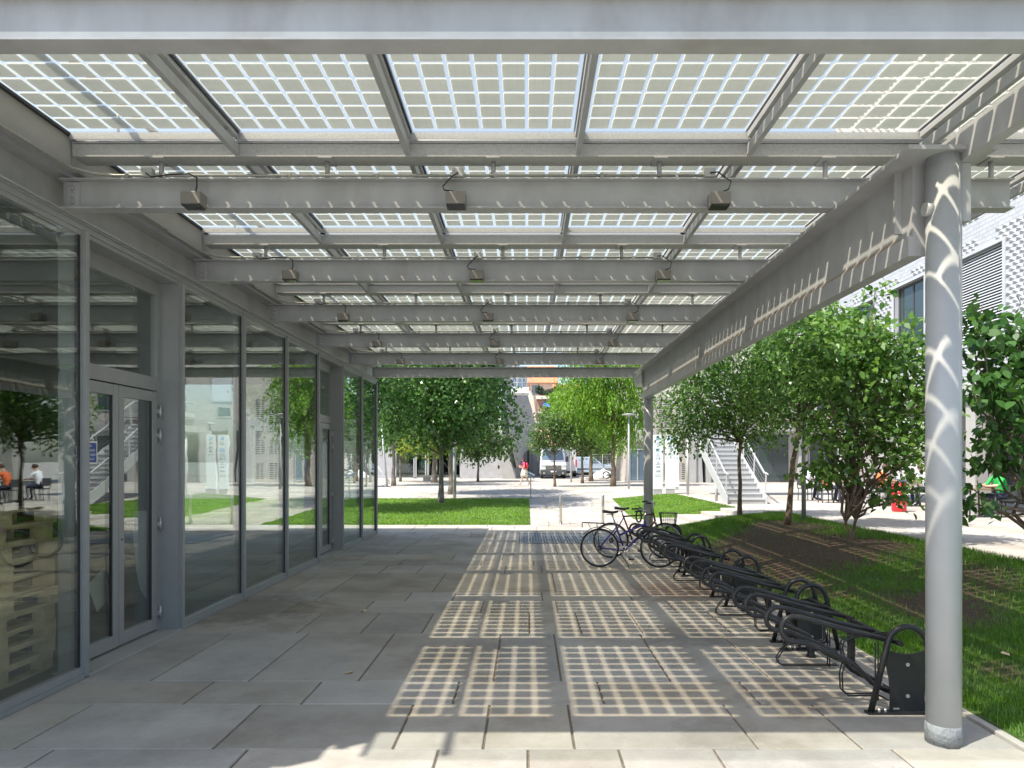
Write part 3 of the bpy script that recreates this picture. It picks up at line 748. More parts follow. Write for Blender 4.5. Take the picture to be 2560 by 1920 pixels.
# ------------------------------------------------------------------ trees
def leaves(blobs, n, size, m, name, parent, droop=.25, cluster=10, spread=.16, flat=1.0, shell=.55, elong=1.7, off=None, frond=False, oval=False):
    bl = [(Vector(c), Vector(r)) for c, r in blobs]
    vol = np.array([r.x*r.y*r.z for c, r in bl])**.75; vol = vol/vol.sum()
    ncl = max(1, n//cluster); pick = rng.choice(len(bl), ncl, p=vol)
    K = 6 if oval else 4; vs = np.zeros((ncl*cluster*K, 3)); q = 0
    U = rng.normal(size=(ncl, 3)); U /= np.linalg.norm(U, axis=1)[:, None]
    rad = shell+(1-shell)*rng.random(ncl)**.7
    rad *= 1+.22*rng.normal(size=ncl)*.5
    for i in range(ncl):
        c, r = bl[pick[i]]
        p = np.array((c.x+U[i, 0]*r.x*rad[i], c.y+U[i, 1]*r.y*rad[i], c.z+U[i, 2]*r.z*rad[i]))
        ax = U[i].copy(); ax[2] -= droop*1.2; ax /= np.linalg.norm(ax)+1e-9
        for j in range(cluster):
            t = j/cluster
            if frond:
                base = p+ax*(t-.3)*spread*2.6+np.array((0, 0, -.35*spread*(t*2)**2))+rng.normal(size=3)*spread*.10
            else: base = p+rng.normal(size=3)*spread*np.array((1, 1, flat))
            d = rng.normal(size=3)*.75+ax*.5; d[2] -= droop*1.3
            if frond: d[2] -= .5
            d /= np.linalg.norm(d)
            w = np.cross(d, rng.normal(size=3)*.8+np.array((0, 0, 1.2))); w /= np.linalg.norm(w)+1e-9
            nn = np.cross(w, d)
            L_ = size*rng.uniform(.65, 1.25); W = L_/elong/2
            if oval:
                up_ = nn*L_
                vs[q] = base; vs[q+1] = base+d*L_*.28+w*W*.9+up_*.07; vs[q+2] = base+d*L_*.62+w*W*.86+up_*.06; vs[q+3] = base+d*L_-up_*.10
                vs[q+4] = base+d*L_*.62-w*W*.86+up_*.06; vs[q+5] = base+d*L_*.28-w*W*.9+up_*.07; q += 6; continue
            vs[q] = base; vs[q+1] = base+d*L_*.5+w*W+nn*L_*.10; vs[q+2] = base+d*L_; vs[q+3] = base+d*L_*.5-w*W+nn*L_*.10
            q += 4
    if off is not None: vs -= np.array(off)
    nf = ncl*cluster
    me = bpy.data.meshes.new(name); me.vertices.add(nf*K); me.vertices.foreach_set('co', vs.ravel())
    me.loops.add(nf*K); me.polygons.add(nf)
    me.loops.foreach_set('vertex_index', np.arange(nf*K)); me.polygons.foreach_set('loop_start', np.arange(nf)*K); me.polygons.foreach_set('loop_total', np.full(nf, K))
    me.update(calc_edges=True); me.materials.append(m)
    o = bpy.data.objects.new(name, me); C.objects.link(o)
    if parent: o.parent = parent
    return o
def wob(a, b, n, amt):
    a, b = Vector(a), Vector(b); L_ = (b-a).length
    return [a.lerp(b, i/n)+Vector((random.gauss(0, 1), random.gauss(0, 1), random.gauss(0, .5)))*amt*L_*math.sin(math.pi*i/n) for i in range(n+1)]
def tree(name, label, base, top, r0, blobs, n, size, m, bark='bark', group=None, stems=1, cat='tree', lean=(0, 0), limbs=14, twigs=18, **kw):
    # base: ground point; top: height of the fork above it; blobs: crown lobes in world coordinates
    base = Vector(base); t = thing(name, label, cat, base, group)
    tr = MB(); forks = []
    for s in range(stems):
        a = 2*math.pi*s/stems+.6
        f = base+Vector((lean[0], lean[1], top)) + (Vector((math.cos(a), math.sin(a), 0))*.38*top if stems > 1 else Vector((0, 0, 0)))
        st = wob(base+Vector((0, 0, -.05)), f, 7, .007 if stems == 1 else .03)
        k = 1 if stems == 1 else .6
        tr.tube(st, [r0*k*(1.45 if i == 0 else 1.12 if i == 1 else 1.0-.045*i) for i in range(8)], 10); forks.append(f)
    ends = []
    for i in range(limbs):
        c, r = blobs[i % len(blobs)]; c = Vector(c); r = Vector(r)
        d = Vector((random.gauss(0, 1), random.gauss(0, 1), random.gauss(.2, .7))).normalized()
        e = c+Vector((d.x*r.x, d.y*r.y, d.z*r.z))*random.uniform(.35, .8)
        f = forks[i % len(forks)]+Vector((0, 0, random.uniform(-.12, .02)*top))
        p = wob(f, e, 6, .06); tr.tube(p, [r0*.45*(1-.14*q)+.003 for q in range(7)], 6); ends.append(p)
    for i in range(twigs):
        p = random.choice(ends); a = p[random.randint(2, 6)]
        d = Vector((random.gauss(0, 1), random.gauss(0, 1), random.gauss(0, .6))).normalized()
        r = Vector(blobs[i % len(blobs)][1]); tr.tube(wob(a, a+d*r.x*random.uniform(.3, .7), 4, .07), [.011, .009, .007, .005, .003], 5)
    build(tr, 'trunk', M[bark], t)
    leaves(blobs, n, size, m, 'crown', t, off=base, **kw)
    return t
def pxblob(px, py, Y, rpx, rpy, ry=None):
    x, z = P(px, py, Y); s = Y/F
    return ((x, Y, z), (rpx*s, ry if ry else rpx*s*.9, rpy*s))
MP = M['maple']
# big maples behind the first lawn
b = at(1103, 1259); Y = b.y
tree('maple_tree', 'large dense maple with a thick trunk standing on the rectangular lawn', b, 2.2, .115,
     [pxblob(1130, 960, Y, 150, 95), pxblob(1030, 940, Y, 110, 80), pxblob(1195, 965, Y, 75, 70), pxblob(1090, 850, Y, 140, 110), pxblob(1150, 850, Y, 100, 110), pxblob(1040, 1030, Y, 90, 55), pxblob(1150, 1050, Y, 95, 50), pxblob(1265, 1040, Y, 50, 35), pxblob(1185, 880, Y, 65, 70), pxblob(1060, 1085, Y-.3, 75, 38), pxblob(1170, 1085, Y-.6, 60, 35), pxblob(970, 1060, Y, 45, 45), pxblob(1285, 1085, Y, 32, 18), pxblob(1090, 1000, Y-2.2, 90, 60), pxblob(1170, 990, Y-2.0, 70, 55), pxblob(1010, 960, Y-2.4, 80, 60), pxblob(1130, 880, Y-2.6, 110, 70), pxblob(1120, 900, Y+2.2, 120, 80)],
     26000, .15, MP, 'barkg', droop=.35, elong=1.15, spread=.22, cluster=9)
b = Vector((-7.3, 23.5, g(23.5)))
tree('maple_tree', 'maple at the pavilion corner, only its right hand leaves in view', b, 2.3, .11,
     [((-7.3, 23.5, 5.2), (2.2, 2.2, 1.7)), ((-6.0, 23.2, 4.6), (1.3, 1.6, 1.2)), ((-8.3, 23.0, 4.4), (1.5, 1.6, 1.2)), ((-7.0, 23.6, 3.5), (1.9, 1.8, .8)), ((-7.2, 23.5, 6.6), (1.6, 1.6, 1.0))], 9000, .17, MP, 'barkg', droop=.35, elong=1.15, spread=.2, cluster=9)
b = at(984, 1214.6); Y = b.y
tree('maple_tree', 'maple with a straight trunk beside the slanted steel pole, left of the lawn lamp post', b, 3.0, .12,
     [pxblob(975, 1010, Y, 75, 80), pxblob(960, 930, Y, 80, 80), pxblob(1030, 940, Y, 70, 70), pxblob(945, 1060, Y, 40, 50)], 12000, .18, MP, 'barkg', droop=.35, elong=1.15, spread=.28, cluster=9)
b = at(1129, 1235.6); Y = b.y
tree('maple_tree', 'maple whose thick trunk leans beside the lawn lamp post', b, 3.2, .15,
     [pxblob(1120, 930, Y, 110, 90), pxblob(1185, 1000, Y, 65, 60), pxblob(1090, 1040, Y, 90, 60), pxblob(1140, 1060, Y, 60, 40)], 12000, .18, MP, 'barkg', droop=.35, elong=1.15, spread=.26, cluster=9)
b = at(1195, 1204); Y = b.y
tree('young_tree', 'thin young tree with sparse pale foliage in front of the white rough wall', b, 3.2, .075,
     [pxblob(1195, 1090, Y, 75, 50), pxblob(1250, 1115, Y, 35, 26), pxblob(1190, 1125, Y, 50, 25)], 2600, .30, M['small'], 'barkg', spread=.30, shell=.3)
b = at(1001, 1204); Y = b.y
tree('young_tree', 'thin young tree standing before the left end of the glazed entrance', b, 3.3, .08,
     [pxblob(1005, 1100, Y, 50, 40), pxblob(1040, 1105, Y, 40, 22)], 1700, .28, M['small'], 'barkg', spread=.3, shell=.3)
b = at(1086, 1207); Y = b.y
tree('young_tree', 'young tree with yellowing leaves behind the big maple trunk, before the glazed entrance', b, 3.4, .17,
     [pxblob(1080, 1100, Y, 55, 30), pxblob(1040, 1105, Y, 40, 20), pxblob(1130, 1090, Y, 45, 25)], 2000, .30, M['yellowl'], 'barkg', spread=.3, shell=.3)
# small trees and locusts beyond the plaza
b = at(1387, 1217); Y = b.y
tree('young_tree', 'small round tree with fine grey green leaves in front of the white van', b, 2.0, .07,
     [pxblob(1375, 1085, Y, 50, 45), pxblob(1400, 1060, Y, 40, 32), pxblob(1345, 1105, Y, 30, 22), pxblob(1420, 1095, Y, 30, 25)], 4200, .17, M['small'], 'bark', spread=.20, shell=.3, limbs=10)
b = at(1456, 1208.5); Y = b.y
tree('young_tree', 'small tree with a crooked crown between the white van and the mesh fence', b, 2.6, .09,
     [pxblob(1450, 1090, Y, 45, 45), pxblob(1480, 1110, Y, 40, 30), pxblob(1425, 1070, Y, 40, 40)], 3500, .20, M['small'], 'bark', spread=.2, shell=.3)
b = at(1533, 1216); Y = b.y
tree('locust_tree', 'tall bright green honey locust with feathery drooping foliage on the plaza', b, 3.6, .135,
     [pxblob(1520, 1010, Y, 80, 60), pxblob(1460, 1000, Y, 70, 55), pxblob(1560, 960, Y, 75, 70), pxblob(1470, 940, Y, 75, 50), pxblob(1540, 900, Y, 90, 60), pxblob(1545, 1075, Y, 55, 40), pxblob(1430, 1050, Y, 45, 30), pxblob(1590, 1040, Y, 50, 50), pxblob(1470, 880, Y, 60, 40)],
     19000, .20, M['locust'], 'bark', frond=True, elong=2.6, cluster=14, spread=.34, droop=.6, shell=.35)
b = at(1478, 1203); Y = b.y
tree('locust_tree', 'paler locust standing behind the mesh fence post, left of the tall locust', b, 3.4, .13,
     [pxblob(1440, 1040, Y, 55, 45), pxblob(1500, 1040, Y, 60, 50), pxblob(1400, 1000, Y, 30, 30)],
     5500, .24, M['locust'], 'bark', frond=True, elong=2.6, cluster=14, spread=.38, droop=.6, shell=.35)
# trees on the planted bank
def bt(px, py, zc):
    Y = (H-zc)*F/(py-CY); x = (px-CX)*Y/F; return Vector((x, Y, bank(x, min(18.5, Y))-.03))
b = bt(1849.8, 1299, .33); Y = b.y
tree('cherry_tree', 'slim small leaved tree at the far end of the bank, before the metal stairs', b, 2.15, .058,
     [pxblob(1800, 985, Y, 120, 95), pxblob(1740, 1020, Y, 100, 70), pxblob(1870, 900, Y, 120, 110), pxblob(1880, 1045, Y, 100, 68), pxblob(1720, 1085, Y, 65, 48), pxblob(1760, 900, Y, 90, 70), pxblob(1930, 960, Y, 90, 90)],
     14000, .10, M['cherry'], 'bark', oval=True, spread=.12, droop=.35, elong=1.8, cluster=9, limbs=18, twigs=30)
b = bt(1967, 1329, .33); Y = b.y
tree('cherry_tree', 'rough barked tree with a leaning trunk in the middle of the bank', b, 2.45, .062,
     [pxblob(1990, 880, Y, 130, 100), pxblob(2080, 900, Y, 130, 110), pxblob(1930, 980, Y, 110, 80), pxblob(2080, 1010, Y, 110, 80), pxblob(2020, 830, Y, 110, 70), pxblob(2170, 960, Y, 80, 90)],
     10500, .097, M['cherry'], 'bark', oval=True, spread=.12, droop=.3, elong=1.7, cluster=9, lean=(.28, 0), limbs=18, twigs=30)
b = bt(2127, 1383, .26); Y = b.y
tree('dogwood_shrub', 'many stemmed shrub with broad leaves just left of the near column', b, .42, .055,
     [pxblob(2110, 850, Y, 120, 90), pxblob(2220, 870, Y, 100, 80), pxblob(2090, 930, Y, 115, 100), pxblob(2210, 950, Y, 130, 110), pxblob(2110, 1090, Y, 120, 90), pxblob(2240, 1120, Y, 100, 90), pxblob(2180, 740, Y, 30, 50), pxblob(2060, 1180, Y, 70, 40), pxblob(2230, 1230, Y, 75, 45), pxblob(2300, 1000, Y, 90, 150)],
     6200, .125, M['dogwood'], 'bark', stems=2, oval=True, spread=.14, flat=.3, droop=.2, elong=1.6, cluster=6, shell=.3, limbs=26, twigs=60, cat='shrub')
Y = 8.7; x = 6.64
tree('dogwood_shrub', 'broad leaved shrub at the right edge, behind the near column', (x, Y, bank(x, Y)-.03), .6, .05,
     [pxblob(2520, 850, Y, 90, 90), pxblob(2470, 960, Y, 75, 90), pxblob(2570, 1000, Y, 110, 120), pxblob(2500, 1120, Y, 90, 80), pxblob(2440, 820, Y, 40, 60), pxblob(2430, 1240, Y, 45, 40), pxblob(2640, 900, Y, 110, 150)],
     1900, .145, M['dogshade'], 'bark', stems=4, oval=True, spread=.14, flat=.5, droop=.45, elong=1.5, cluster=6, shell=.3, limbs=20, twigs=24, cat='shrub')
# trees seen through the pavilion's back window
tree('garden_tree', 'bright garden tree seen through the pavilion behind the pallets', (-16, 10.5, 0), 1.2, .1,
     [((-16, 10.5, 2.6), (1.3, 1.6, 1.3)), ((-16, 9, 1.5), (1, 1.2, 1)), ((-16, 12, 1.6), (1, 1.3, 1.1))], 2600, .2, M['small'], 'bark', spread=.2)
# ------------------------------------------------------------------ bicycle racks
def arc(cx, cz, r, a0, a1, n): return [(cx+r*math.cos(R(a0+(a1-a0)*i/n)), cz+r*math.sin(R(a0+(a1-a0)*i/n))) for i in range(n+1)]
BK = M['black']
def make_rack():
    t = thing('bicycle_rack', '', 'bicycle rack', (0, 0, 0), 'black bicycle rack units in a row')
    L_ = 1.68
    for y in (0, L_):
        pts = [(-.265, .015), (-.155, .47)]+arc(0, .49, .145, 172, 8, 14)+[(.155, .47), (.265, .015)]
        a = MB().tube([(p[0], y, p[1]) for p in pts], .022, 12).box(-.30, .30, y-.035, y+.035, .002, .014)
        ar = build(a, 'hoop', BK, t)
        prof = [(-.13, .02), (-.125, .14), (-.135, .26), (-.165, .40), (-.15, .47), (-.08, .445), (0, .435), (.08, .445), (.15, .47), (.165, .40), (.135, .26), (.125, .14), (.13, .02)]
        pb = MB()
        for z in (.13, .36): pb.tube([(0, y-.012, z), (0, y-.004, z)], .014, 10)
        for x in (-.215, -.17): pb.tube([(x, y-.02, .014), (x, y-.02, .045)], .011, 6)
        lb = MB().box(-.105, -.06, y-.0065, y-.0055, .03, .045)
        build([(MB().prism(prof, y-.0055, y+.0055, 'y'), BK), (pb, M['bolt']), (lb, M['bolt'])], 'hoop_panel', None, ar)
    rl = MB().tube([(-.03, .02, .50), (-.03, L_-.02, .50)], .019, 10).tube([(-.03, .02, .11), (-.03, L_-.02, .11)], .019, 10).box(-.05, -.01, .77, .83, .09, .53)
    build(rl, 'rail', BK, t)
    for y in (.08, .40, .91, 1.24):
        xl = -.80
        up = [(-.03, y, .50), (-.3, y, .565), (xl+.06, y, .685)]+[(p[0], y, p[1]) for p in arc(xl, .60, .092, 75, 255, 12)]+[(xl+.10, y, .495), (-.42, y, .375), (-.36, y, .345), (-.22, y, .20), (-.16, y, .165), (-.03, y, .11)]
        build(MB().tube(up, .0195, 12), 'locking_arm', BK, t)
    hi = [(0, .53), (-.30, .50), (-.36, .47), (-.375, .42), (-.35, .32), (-.375, .22), (-.37, .10), (-.33, .055), (-.1, .06), (-.02, .02)]
    lw = [(-.02, .44), (-.10, .45), (-.14, .40), (-.14, .25), (-.30, .24), (-.46, .225), (-.50, .19), (-.56, .10), (-.55, .055), (-.51, .035), (-.02, .035)]
    for y, pr in ((.24, hi), (1.075, lw)):
        for d in (-.022, .022): 
            w = MB().tube([(p[0], y+d, p[1]) for p in pr], .006, 6).tube([(-.1, y+d, .02), (-.1, y+d, .45)], .006, 6)
            build(w, 'wheel_holder', BK, t)
    ft = MB().lathe(-.10, 1.45, [(.05, .002), (.035, .03), (.03, .10)], 10)
    build(ft, 'foot', BK, t)
    return t
RX = 2.785
rack0 = make_rack()
for k, y in enumerate((5.0, 6.97, 9.28, 11.32)):
    r = rack0 if k == 0 else copy_tree(rack0)
    r.location = (RX, y, 0)
    r['label'] = ['black tube bicycle rack unit nearest the near column, empty', 'empty black tube bicycle rack unit second from the near column', 'black tube bicycle rack unit just in front of the purple bicycle', 'black tube bicycle rack unit farthest away, holding the two bicycles'][k]

# ------------------------------------------------------------------ bicycles
def wheel(root, c, r, name='wheel', rimm='rim', rot=0):
    c = Vector(c)
    def ring(rr, n=48): return [(c.x+rr*math.cos(2*math.pi*i/n), c.y, c.z+rr*math.sin(2*math.pi*i/n)) for i in range(n)]
    ty = build(MB().tube(ring(r-.017), .017, 10, True), name, M['tyre'], root)
    build(MB().tube(ring(r-.042), .011, 8, True), 'rim', M[rimm], ty)
    sp = MB()
    for i in range(32):
        a = 2*math.pi*i/32; b = a+(.35 if i % 2 else -.35); d = .022 if i % 4 < 2 else -.022
        sp.tube([(c.x+.02*math.cos(b), c.y+d, c.z+.02*math.sin(b)), (c.x+(r-.05)*math.cos(a), c.y, c.z+(r-.05)*math.sin(a))], .0013, 3, caps=False)
    sp.tube([(c.x, c.y-.05, c.z), (c.x, c.y+.05, c.z)], .02, 10)
    build(sp, 'spokes', M['chrome'], ty)
    return ty
def saddle_mb(x, y, z):
    s = MB(); n = 9; vs = []
    for i in range(n):
        u = i/(n-1); w = .085*(1-u)**.6*.95+.018; xx = x-.12+.27*u; zz = z+.012*math.cos(u*5)
        for k in range(10):
            a = 2*math.pi*k/10; vs.append((xx, y+w*math.cos(a), zz+(.022 if math.sin(a) > 0 else .035*(1-u*.5))*math.sin(a)))
    fs = [(i*10+k, (i+1)*10+k, (i+1)*10+(k+1) % 10, i*10+(k+1) % 10) for i in range(n-1) for k in range(10)]
    fs += [tuple(range(10)), tuple(range((n-1)*10, n*10))[::-1]]
    s.add(vs, fs, True); s.tube([(x-.06, y-.02, z-.05), (x+.08, y-.02, z-.045)], .004, 5).tube([(x-.06, y+.02, z-.05), (x+.08, y+.02, z-.045)], .004, 5)
    return s
def chainset(root, bb, rear, r=.085):
    bb = Vector(bb); m = MB()
    for rr in (r, r*.8): m.tube([(bb.x+rr*math.cos(2*math.pi*i/32), bb.y-.045, bb.z+rr*math.sin(2*math.pi*i/32)) for i in range(32)], .006, 6, True)
    for i in range(5):
        a = 2*math.pi*i/5; m.tube([(bb.x, bb.y-.045, bb.z), (bb.x+r*math.cos(a), bb.y-.045, bb.z+r*math.sin(a))], .008, 6)
    m.tube([(bb.x, bb.y-.06, bb.z), (bb.x, bb.y+.06, bb.z)], .02, 10)
    ch = build(m, 'chainring', M['chrome'], root)
    for s, a in ((-1, R(-52)), (1, R(128))):
        e = bb+Vector((.17*math.cos(a), s*.065, .17*math.sin(a)))
        build(MB().tube([(bb.x, bb.y+s*.06, bb.z), e], .009, 8), 'crank', M['chrome'], ch)
        build(MB().box(e.x-.045, e.x+.045, e.y+(0 if s > 0 else -.08), e.y+(.08 if s > 0 else 0), e.z-.012, e.z+.012), 'pedal', M['black'], ch)
    rear = Vector(rear)
    build(MB().tube([(rear.x, rear.y-.045, rear.z+.035), (bb.x, bb.y-.045, bb.z+r)], .004, 5).tube([(rear.x, rear.y-.045, rear.z-.035), (rear.x+.08, rear.y-.045, rear.z-.09), (bb.x, bb.y-.045, bb.z-r)], .004, 5).tube([(rear.x, rear.y-.05, rear.z), (rear.x, rear.y-.035, rear.z)], .045, 14), 'chain', M['black'], root)
def bicycle_purple():
    y = 0; rz = .338
    t = thing('bicycle', 'purple bicycle with a low sloping frame and rear carrier, standing nearer in the rack', 'bicycle', (0, 0, 0))
    A, B = (0, 0, rz), (1.03, 0, rz)
    bb = (.43, 0, .29); st = (.275, 0, .74); hd_t = (.775, 0, .80); hd_b = (.80, 0, .665)
    f = MB().tube([bb, st], .017, 10).tube([bb, hd_b], .02, 10).tube([(.335, 0, .555), (.782, 0, .755)], .018, 10).tube([hd_b, hd_t], .021, 10)
    for s in (-1, 1):
        f.tube([(bb[0], s*.03, bb[2]), (0, s*.062, rz)], .010, 8).tube([(.29, s*.02, .70), (0, s*.062, rz)], .008, 8)
    build(f, 'frame', M['purple'], t)
    fk = MB()
    for s in (-1, 1): fk.tube([(.805, s*.045, .64), (.86, s*.052, .52), (1.03, s*.052, rz)], [.014, .013, .010], 8)
    fk.tube([(.80, -.045, .645), (.80, .045, .645)], .014, 8)
    build(fk, 'fork', M['black'], t)
    wheel(t, A, .338); wheel(t, B, .338)
    build(MB().tube([st, (.21, 0, .93)], .0135, 10), 'seat_post', M['chrome'], t)
    build(saddle_mb(.17, 0, .965), 'saddle', M['saddle'], t)
    hb = MB().tube([hd_t, (.765, 0, .90), (.81, 0, .96)], .013, 8).tube([(.70, -.28, 1.0), (.77, -.2, 1.0), (.81, -.06, .965), (.81, .06, .965), (.77, .2, 1.0), (.70, .28, 1.0)], .011, 8)
    hd_ = build(hb, 'handlebar', M['chrome'], t)
    for s in (-1, 1):
        build(MB().tube([(.58, s*.29, .995), (.70, s*.28, 1.0)], .017, 10), 'grip', M['black'], hd_)
        build(MB().tube([(.73, s*.22, 1.0), (.70, s*.22, 1.05), (.66, s*.26, 1.06)], .007, 6), 'brake_lever', M['black'], hd_)
        build(MB().tube([(.70, s*.2, 1.0), (.86, s*.1, 1.08), (.90, s*.04, .95), (.85, 0, .75)], .003, 5), 'cable', M['cable'], hd_)
    rk = MB()
    for s in (-1, 1):
        rk.tube([(.20, s*.055, .745), (-.02, s*.06, .765), (-.26, s*.06, .775), (-.30, s*.03, .775)], .0055, 6)
        for x in (-.2, -.05): rk.tube([(0, s*.07, rz), (x, s*.06, .765)], .005, 6)
    for x in (-.25, -.1, .05): rk.tube([(x, -.06, .77), (x, .06, .77)], .005, 6)
    rk.box(-.31, -.295, -.03, .03, .69, .77)
    build(rk, 'carrier', M['black'], t)
    mud = [(rr*math.cos(R(a))*.362, 0, rz+rr*math.sin(R(a))*.362) for a in range(30, 150, 8) for rr in (1,)]
    build(MB().tube(mud, .007, 5), 'mudguard', M['black'], t)
    chainset(t, bb, A)
    build(MB().tube([(.36, -.06, .25), (.5, -.11, .02)], .008, 6), 'kickstand', M['black'], t)
    return t
def bicycle_red():
    rz = .338
    t = thing('bicycle', 'maroon bicycle with a level top tube and front wire basket, standing behind the purple one', 'bicycle', (0, 0, 0))
    A, B = (0, 0, rz), (1.02, 0, rz)
    bb = (.43, 0, .285); st = (.23, 0, .80); hd_t = (.80, 0, .86); hd_b = (.835, 0, .70)
    f = MB().tube([bb, st], .016, 10).tube([bb, hd_b], .017, 10).tube([(.235, 0, .79), (.805, 0, .835)], .015, 10).tube([hd_b, hd_t], .019, 10)
    for s in (-1, 1):
        f.tube([(bb[0], s*.03, bb[2]), (0, s*.06, rz)], .009, 8).tube([(.24, s*.02, .77), (0, s*.06, rz)], .008, 8)
    build(f, 'frame', M['maroon'], t)
    fk = MB()
    for s in (-1, 1): fk.tube([(.84, s*.045, .68), (.89, s*.05, .52), (1.02, s*.05, rz)], [.013, .012, .009], 8)
    build(fk, 'fork', M['maroon'], t)
    wheel(t, A, .338); wheel(t, B, .338)
    build(MB().tube([st, (.20, 0, .90)], .0135, 10), 'seat_post', M['chrome'], t)
    build(saddle_mb(.19, 0, .945), 'saddle', M['saddle'], t)
    hb = MB().tube([hd_t, (.79, 0, .98), (.83, 0, 1.03)], .012, 8).tube([(.72, -.27, 1.06), (.80, -.2, 1.07), (.83, 0, 1.03), (.80, .2, 1.07), (.72, .27, 1.06)], .011, 8)
    h = build(hb, 'handlebar', M['chrome'], t)
    for s in (-1, 1): build(MB().tube([(.62, s*.28, 1.055), (.72, s*.27, 1.06)], .017, 10), 'grip', M['black'], h)
    bk = MB(); x0, x1, z0, z1 = .93, 1.23, .60, .86
    for z, d in ((z0, .03), ((z0+z1)/2, .015), (z1, 0)):
        bk.tube([(x0+d, -.15+d, z), (x1-d, -.15+d, z), (x1-d, .15-d, z), (x0+d, .15-d, z)], .005 if d else .008, 5, True)
    for i in range(9):
        u = i/8
        for s in (-1, 1):
            bk.tube([(x0+.03+(x1-x0-.06)*u, s*.12, z0), (x0+(x1-x0)*u, s*.15, z1)], .0028, 4)
            bk.tube([((x0+.03) if s < 0 else x1-.03, -.12+.24*u, z0), (x0 if s < 0 else x1, -.15+.3*u, z1)], .0028, 4)
        bk.tube([(x0+.03+(x1-x0-.06)*u, -.12, z0), (x0+.03+(x1-x0-.06)*u, .12, z0)], .0028, 4)
    build(bk, 'basket', M['black'], t)
    chainset(t, bb, A, .075)
    lk = [(.52+.05*math.cos(R(a)), -.05, .80+.11*math.sin(R(a))) for a in range(0, 360, 20)]
    build(MB().tube(lk, .017, 8, True), 'cable_lock', M['black'], t)
    return t
bp = bicycle_purple(); bp.location = (1.265, 11.86, .002); bp.rotation_euler.z = R(-3)
br = bicycle_red(); br.location = (1.60, 12.98, .002); br.rotation_euler.z = R(-2)

# ------------------------------------------------------------------ small street furniture
for i, x in enumerate((.99, 2.215)):
    t = thing('bollard', ['polished steel bollard in the walkway, farther from the bicycles', 'polished steel bollard in the walkway, the one beside the bicycle saddles'][i], 'bollard', (x, 19.86, g(19.86)), 'steel bollards in the walkway')
    z = g(19.86)
    build(MB().lathe(x, 19.86, [(.041, z), (.041, z+.845), (.036, z+.853)], 24), 'post', M['inox'], t)
    build(MB().lathe(x, 19.86, [(.06, z), (.06, z+.006), (.042, z+.008)], 20), 'base_plate', M['inox'], t)
# grating
gt = MB()
for i in range(37): gt.box(-.16+i*.065, -.148+i*.065, 15.28, 17.3, .006, .020)
for i in range(11): gt.box(-.16, 2.2, 15.28+i*.2, 15.302+i*.2, .006, .0215)
pit = MB().box(-.18, 2.22, 15.26, 17.32, .0, .006)
tag(build([(pit, M['vang']), (gt, M['grate'])], 'floor_grating', None), 'wide steel floor grating set in the pavement before the far column', 'grating')
# totems
def totem(px0, px1, pyt, pyb, label, lines, arrows, Y=29.95):
    x0, zt = P(px0, pyt, Y); x1, zb = P(px1, pyb, Y); zb = G((x0+x1)/2, Y)
    t = thing('wayfinding_totem', label, 'sign', ((x0+x1)/2, Y, zb), 'white wayfinding totems on the plaza')
    s = F/Y
    bd = MB().box(x0, x1, Y, Y+.09, zb+.22, zt)
    build(bd, 'sign_panel', M['totem'], t, .004)
    build(MB().box(x0+.02, x1-.02, Y+.015, Y+.075, zb, zb+.22), 'plinth', M['galv'], t)
    tx = MB(); xc = (x0+x1)/2
    for (txt, py, sz) in lines:
        z = H+(CY-py)*Y/F
        if not txt:
            tx.box(xc-sz/2, xc+sz/2, Y-.003, Y-.0005, z-.006, z+.006); continue
        q = text_mb(txt, sz, lambda c: (xc+c.x, Y-.002-c.z, z+c.y)); tx.add(q.v, q.f)
    build(tx, 'lettering', M['ink'], t)
    for (py, rot) in arrows:
        z = H+(CY-py)*Y/F; a = .075
        sq = MB().box(xc-a, xc+a, Y-.003, Y-.0005, z-a, z+a)
        ar = MB()
        def rr(p): c, s_ = math.cos(R(rot)), math.sin(R(rot)); return (xc+p[0]*c-p[1]*s_, z+p[0]*s_+p[1]*c)
        for poly in ([(-.05, 0), (.0, .05), (.014, .036), (-.022, 0)], [(-.05, 0), (-.022, 0), (.014, -.036), (.0, -.05)], [(-.03, -.009), (.055, -.009), (.055, .009), (-.03, .009)]):
            ar.prism([rr(p) for p in poly], Y-.0045, Y-.003, 'y')
        build([(sq, M['arrowblue']), (ar, M['white'])], 'arrow_sign', None, t)
totem(1633, 1657, 1087, 1243, 'white wayfinding totem numbered 13 to 16B with two arrows, beside the far column',
      [('13', 1107.3, .13), ('11', 1136.2, .13), ('11B', 1146.7, .13), ('12', 1157, .13), ('16A', 1167.5, .13), ('16B', 1178.2, .13), ('', 1187.5, .26), ('', 1191.5, .24), ('', 1140, .20), ('', 1161, .22), ('', 1111.5, .16)], [(1096.5, -45), (1125.5, 0)])
totem(1664, 1688.5, 1087, 1243, 'white wayfinding totem with numbers 14, 15 and 18, partly behind leaves',
      [('14', 1107.3, .13), ('15', 1118, .13), ('18', 1128.5, .13), ('', 1122, .28), ('', 1137.5, .26)], [(1096.5, 225)])
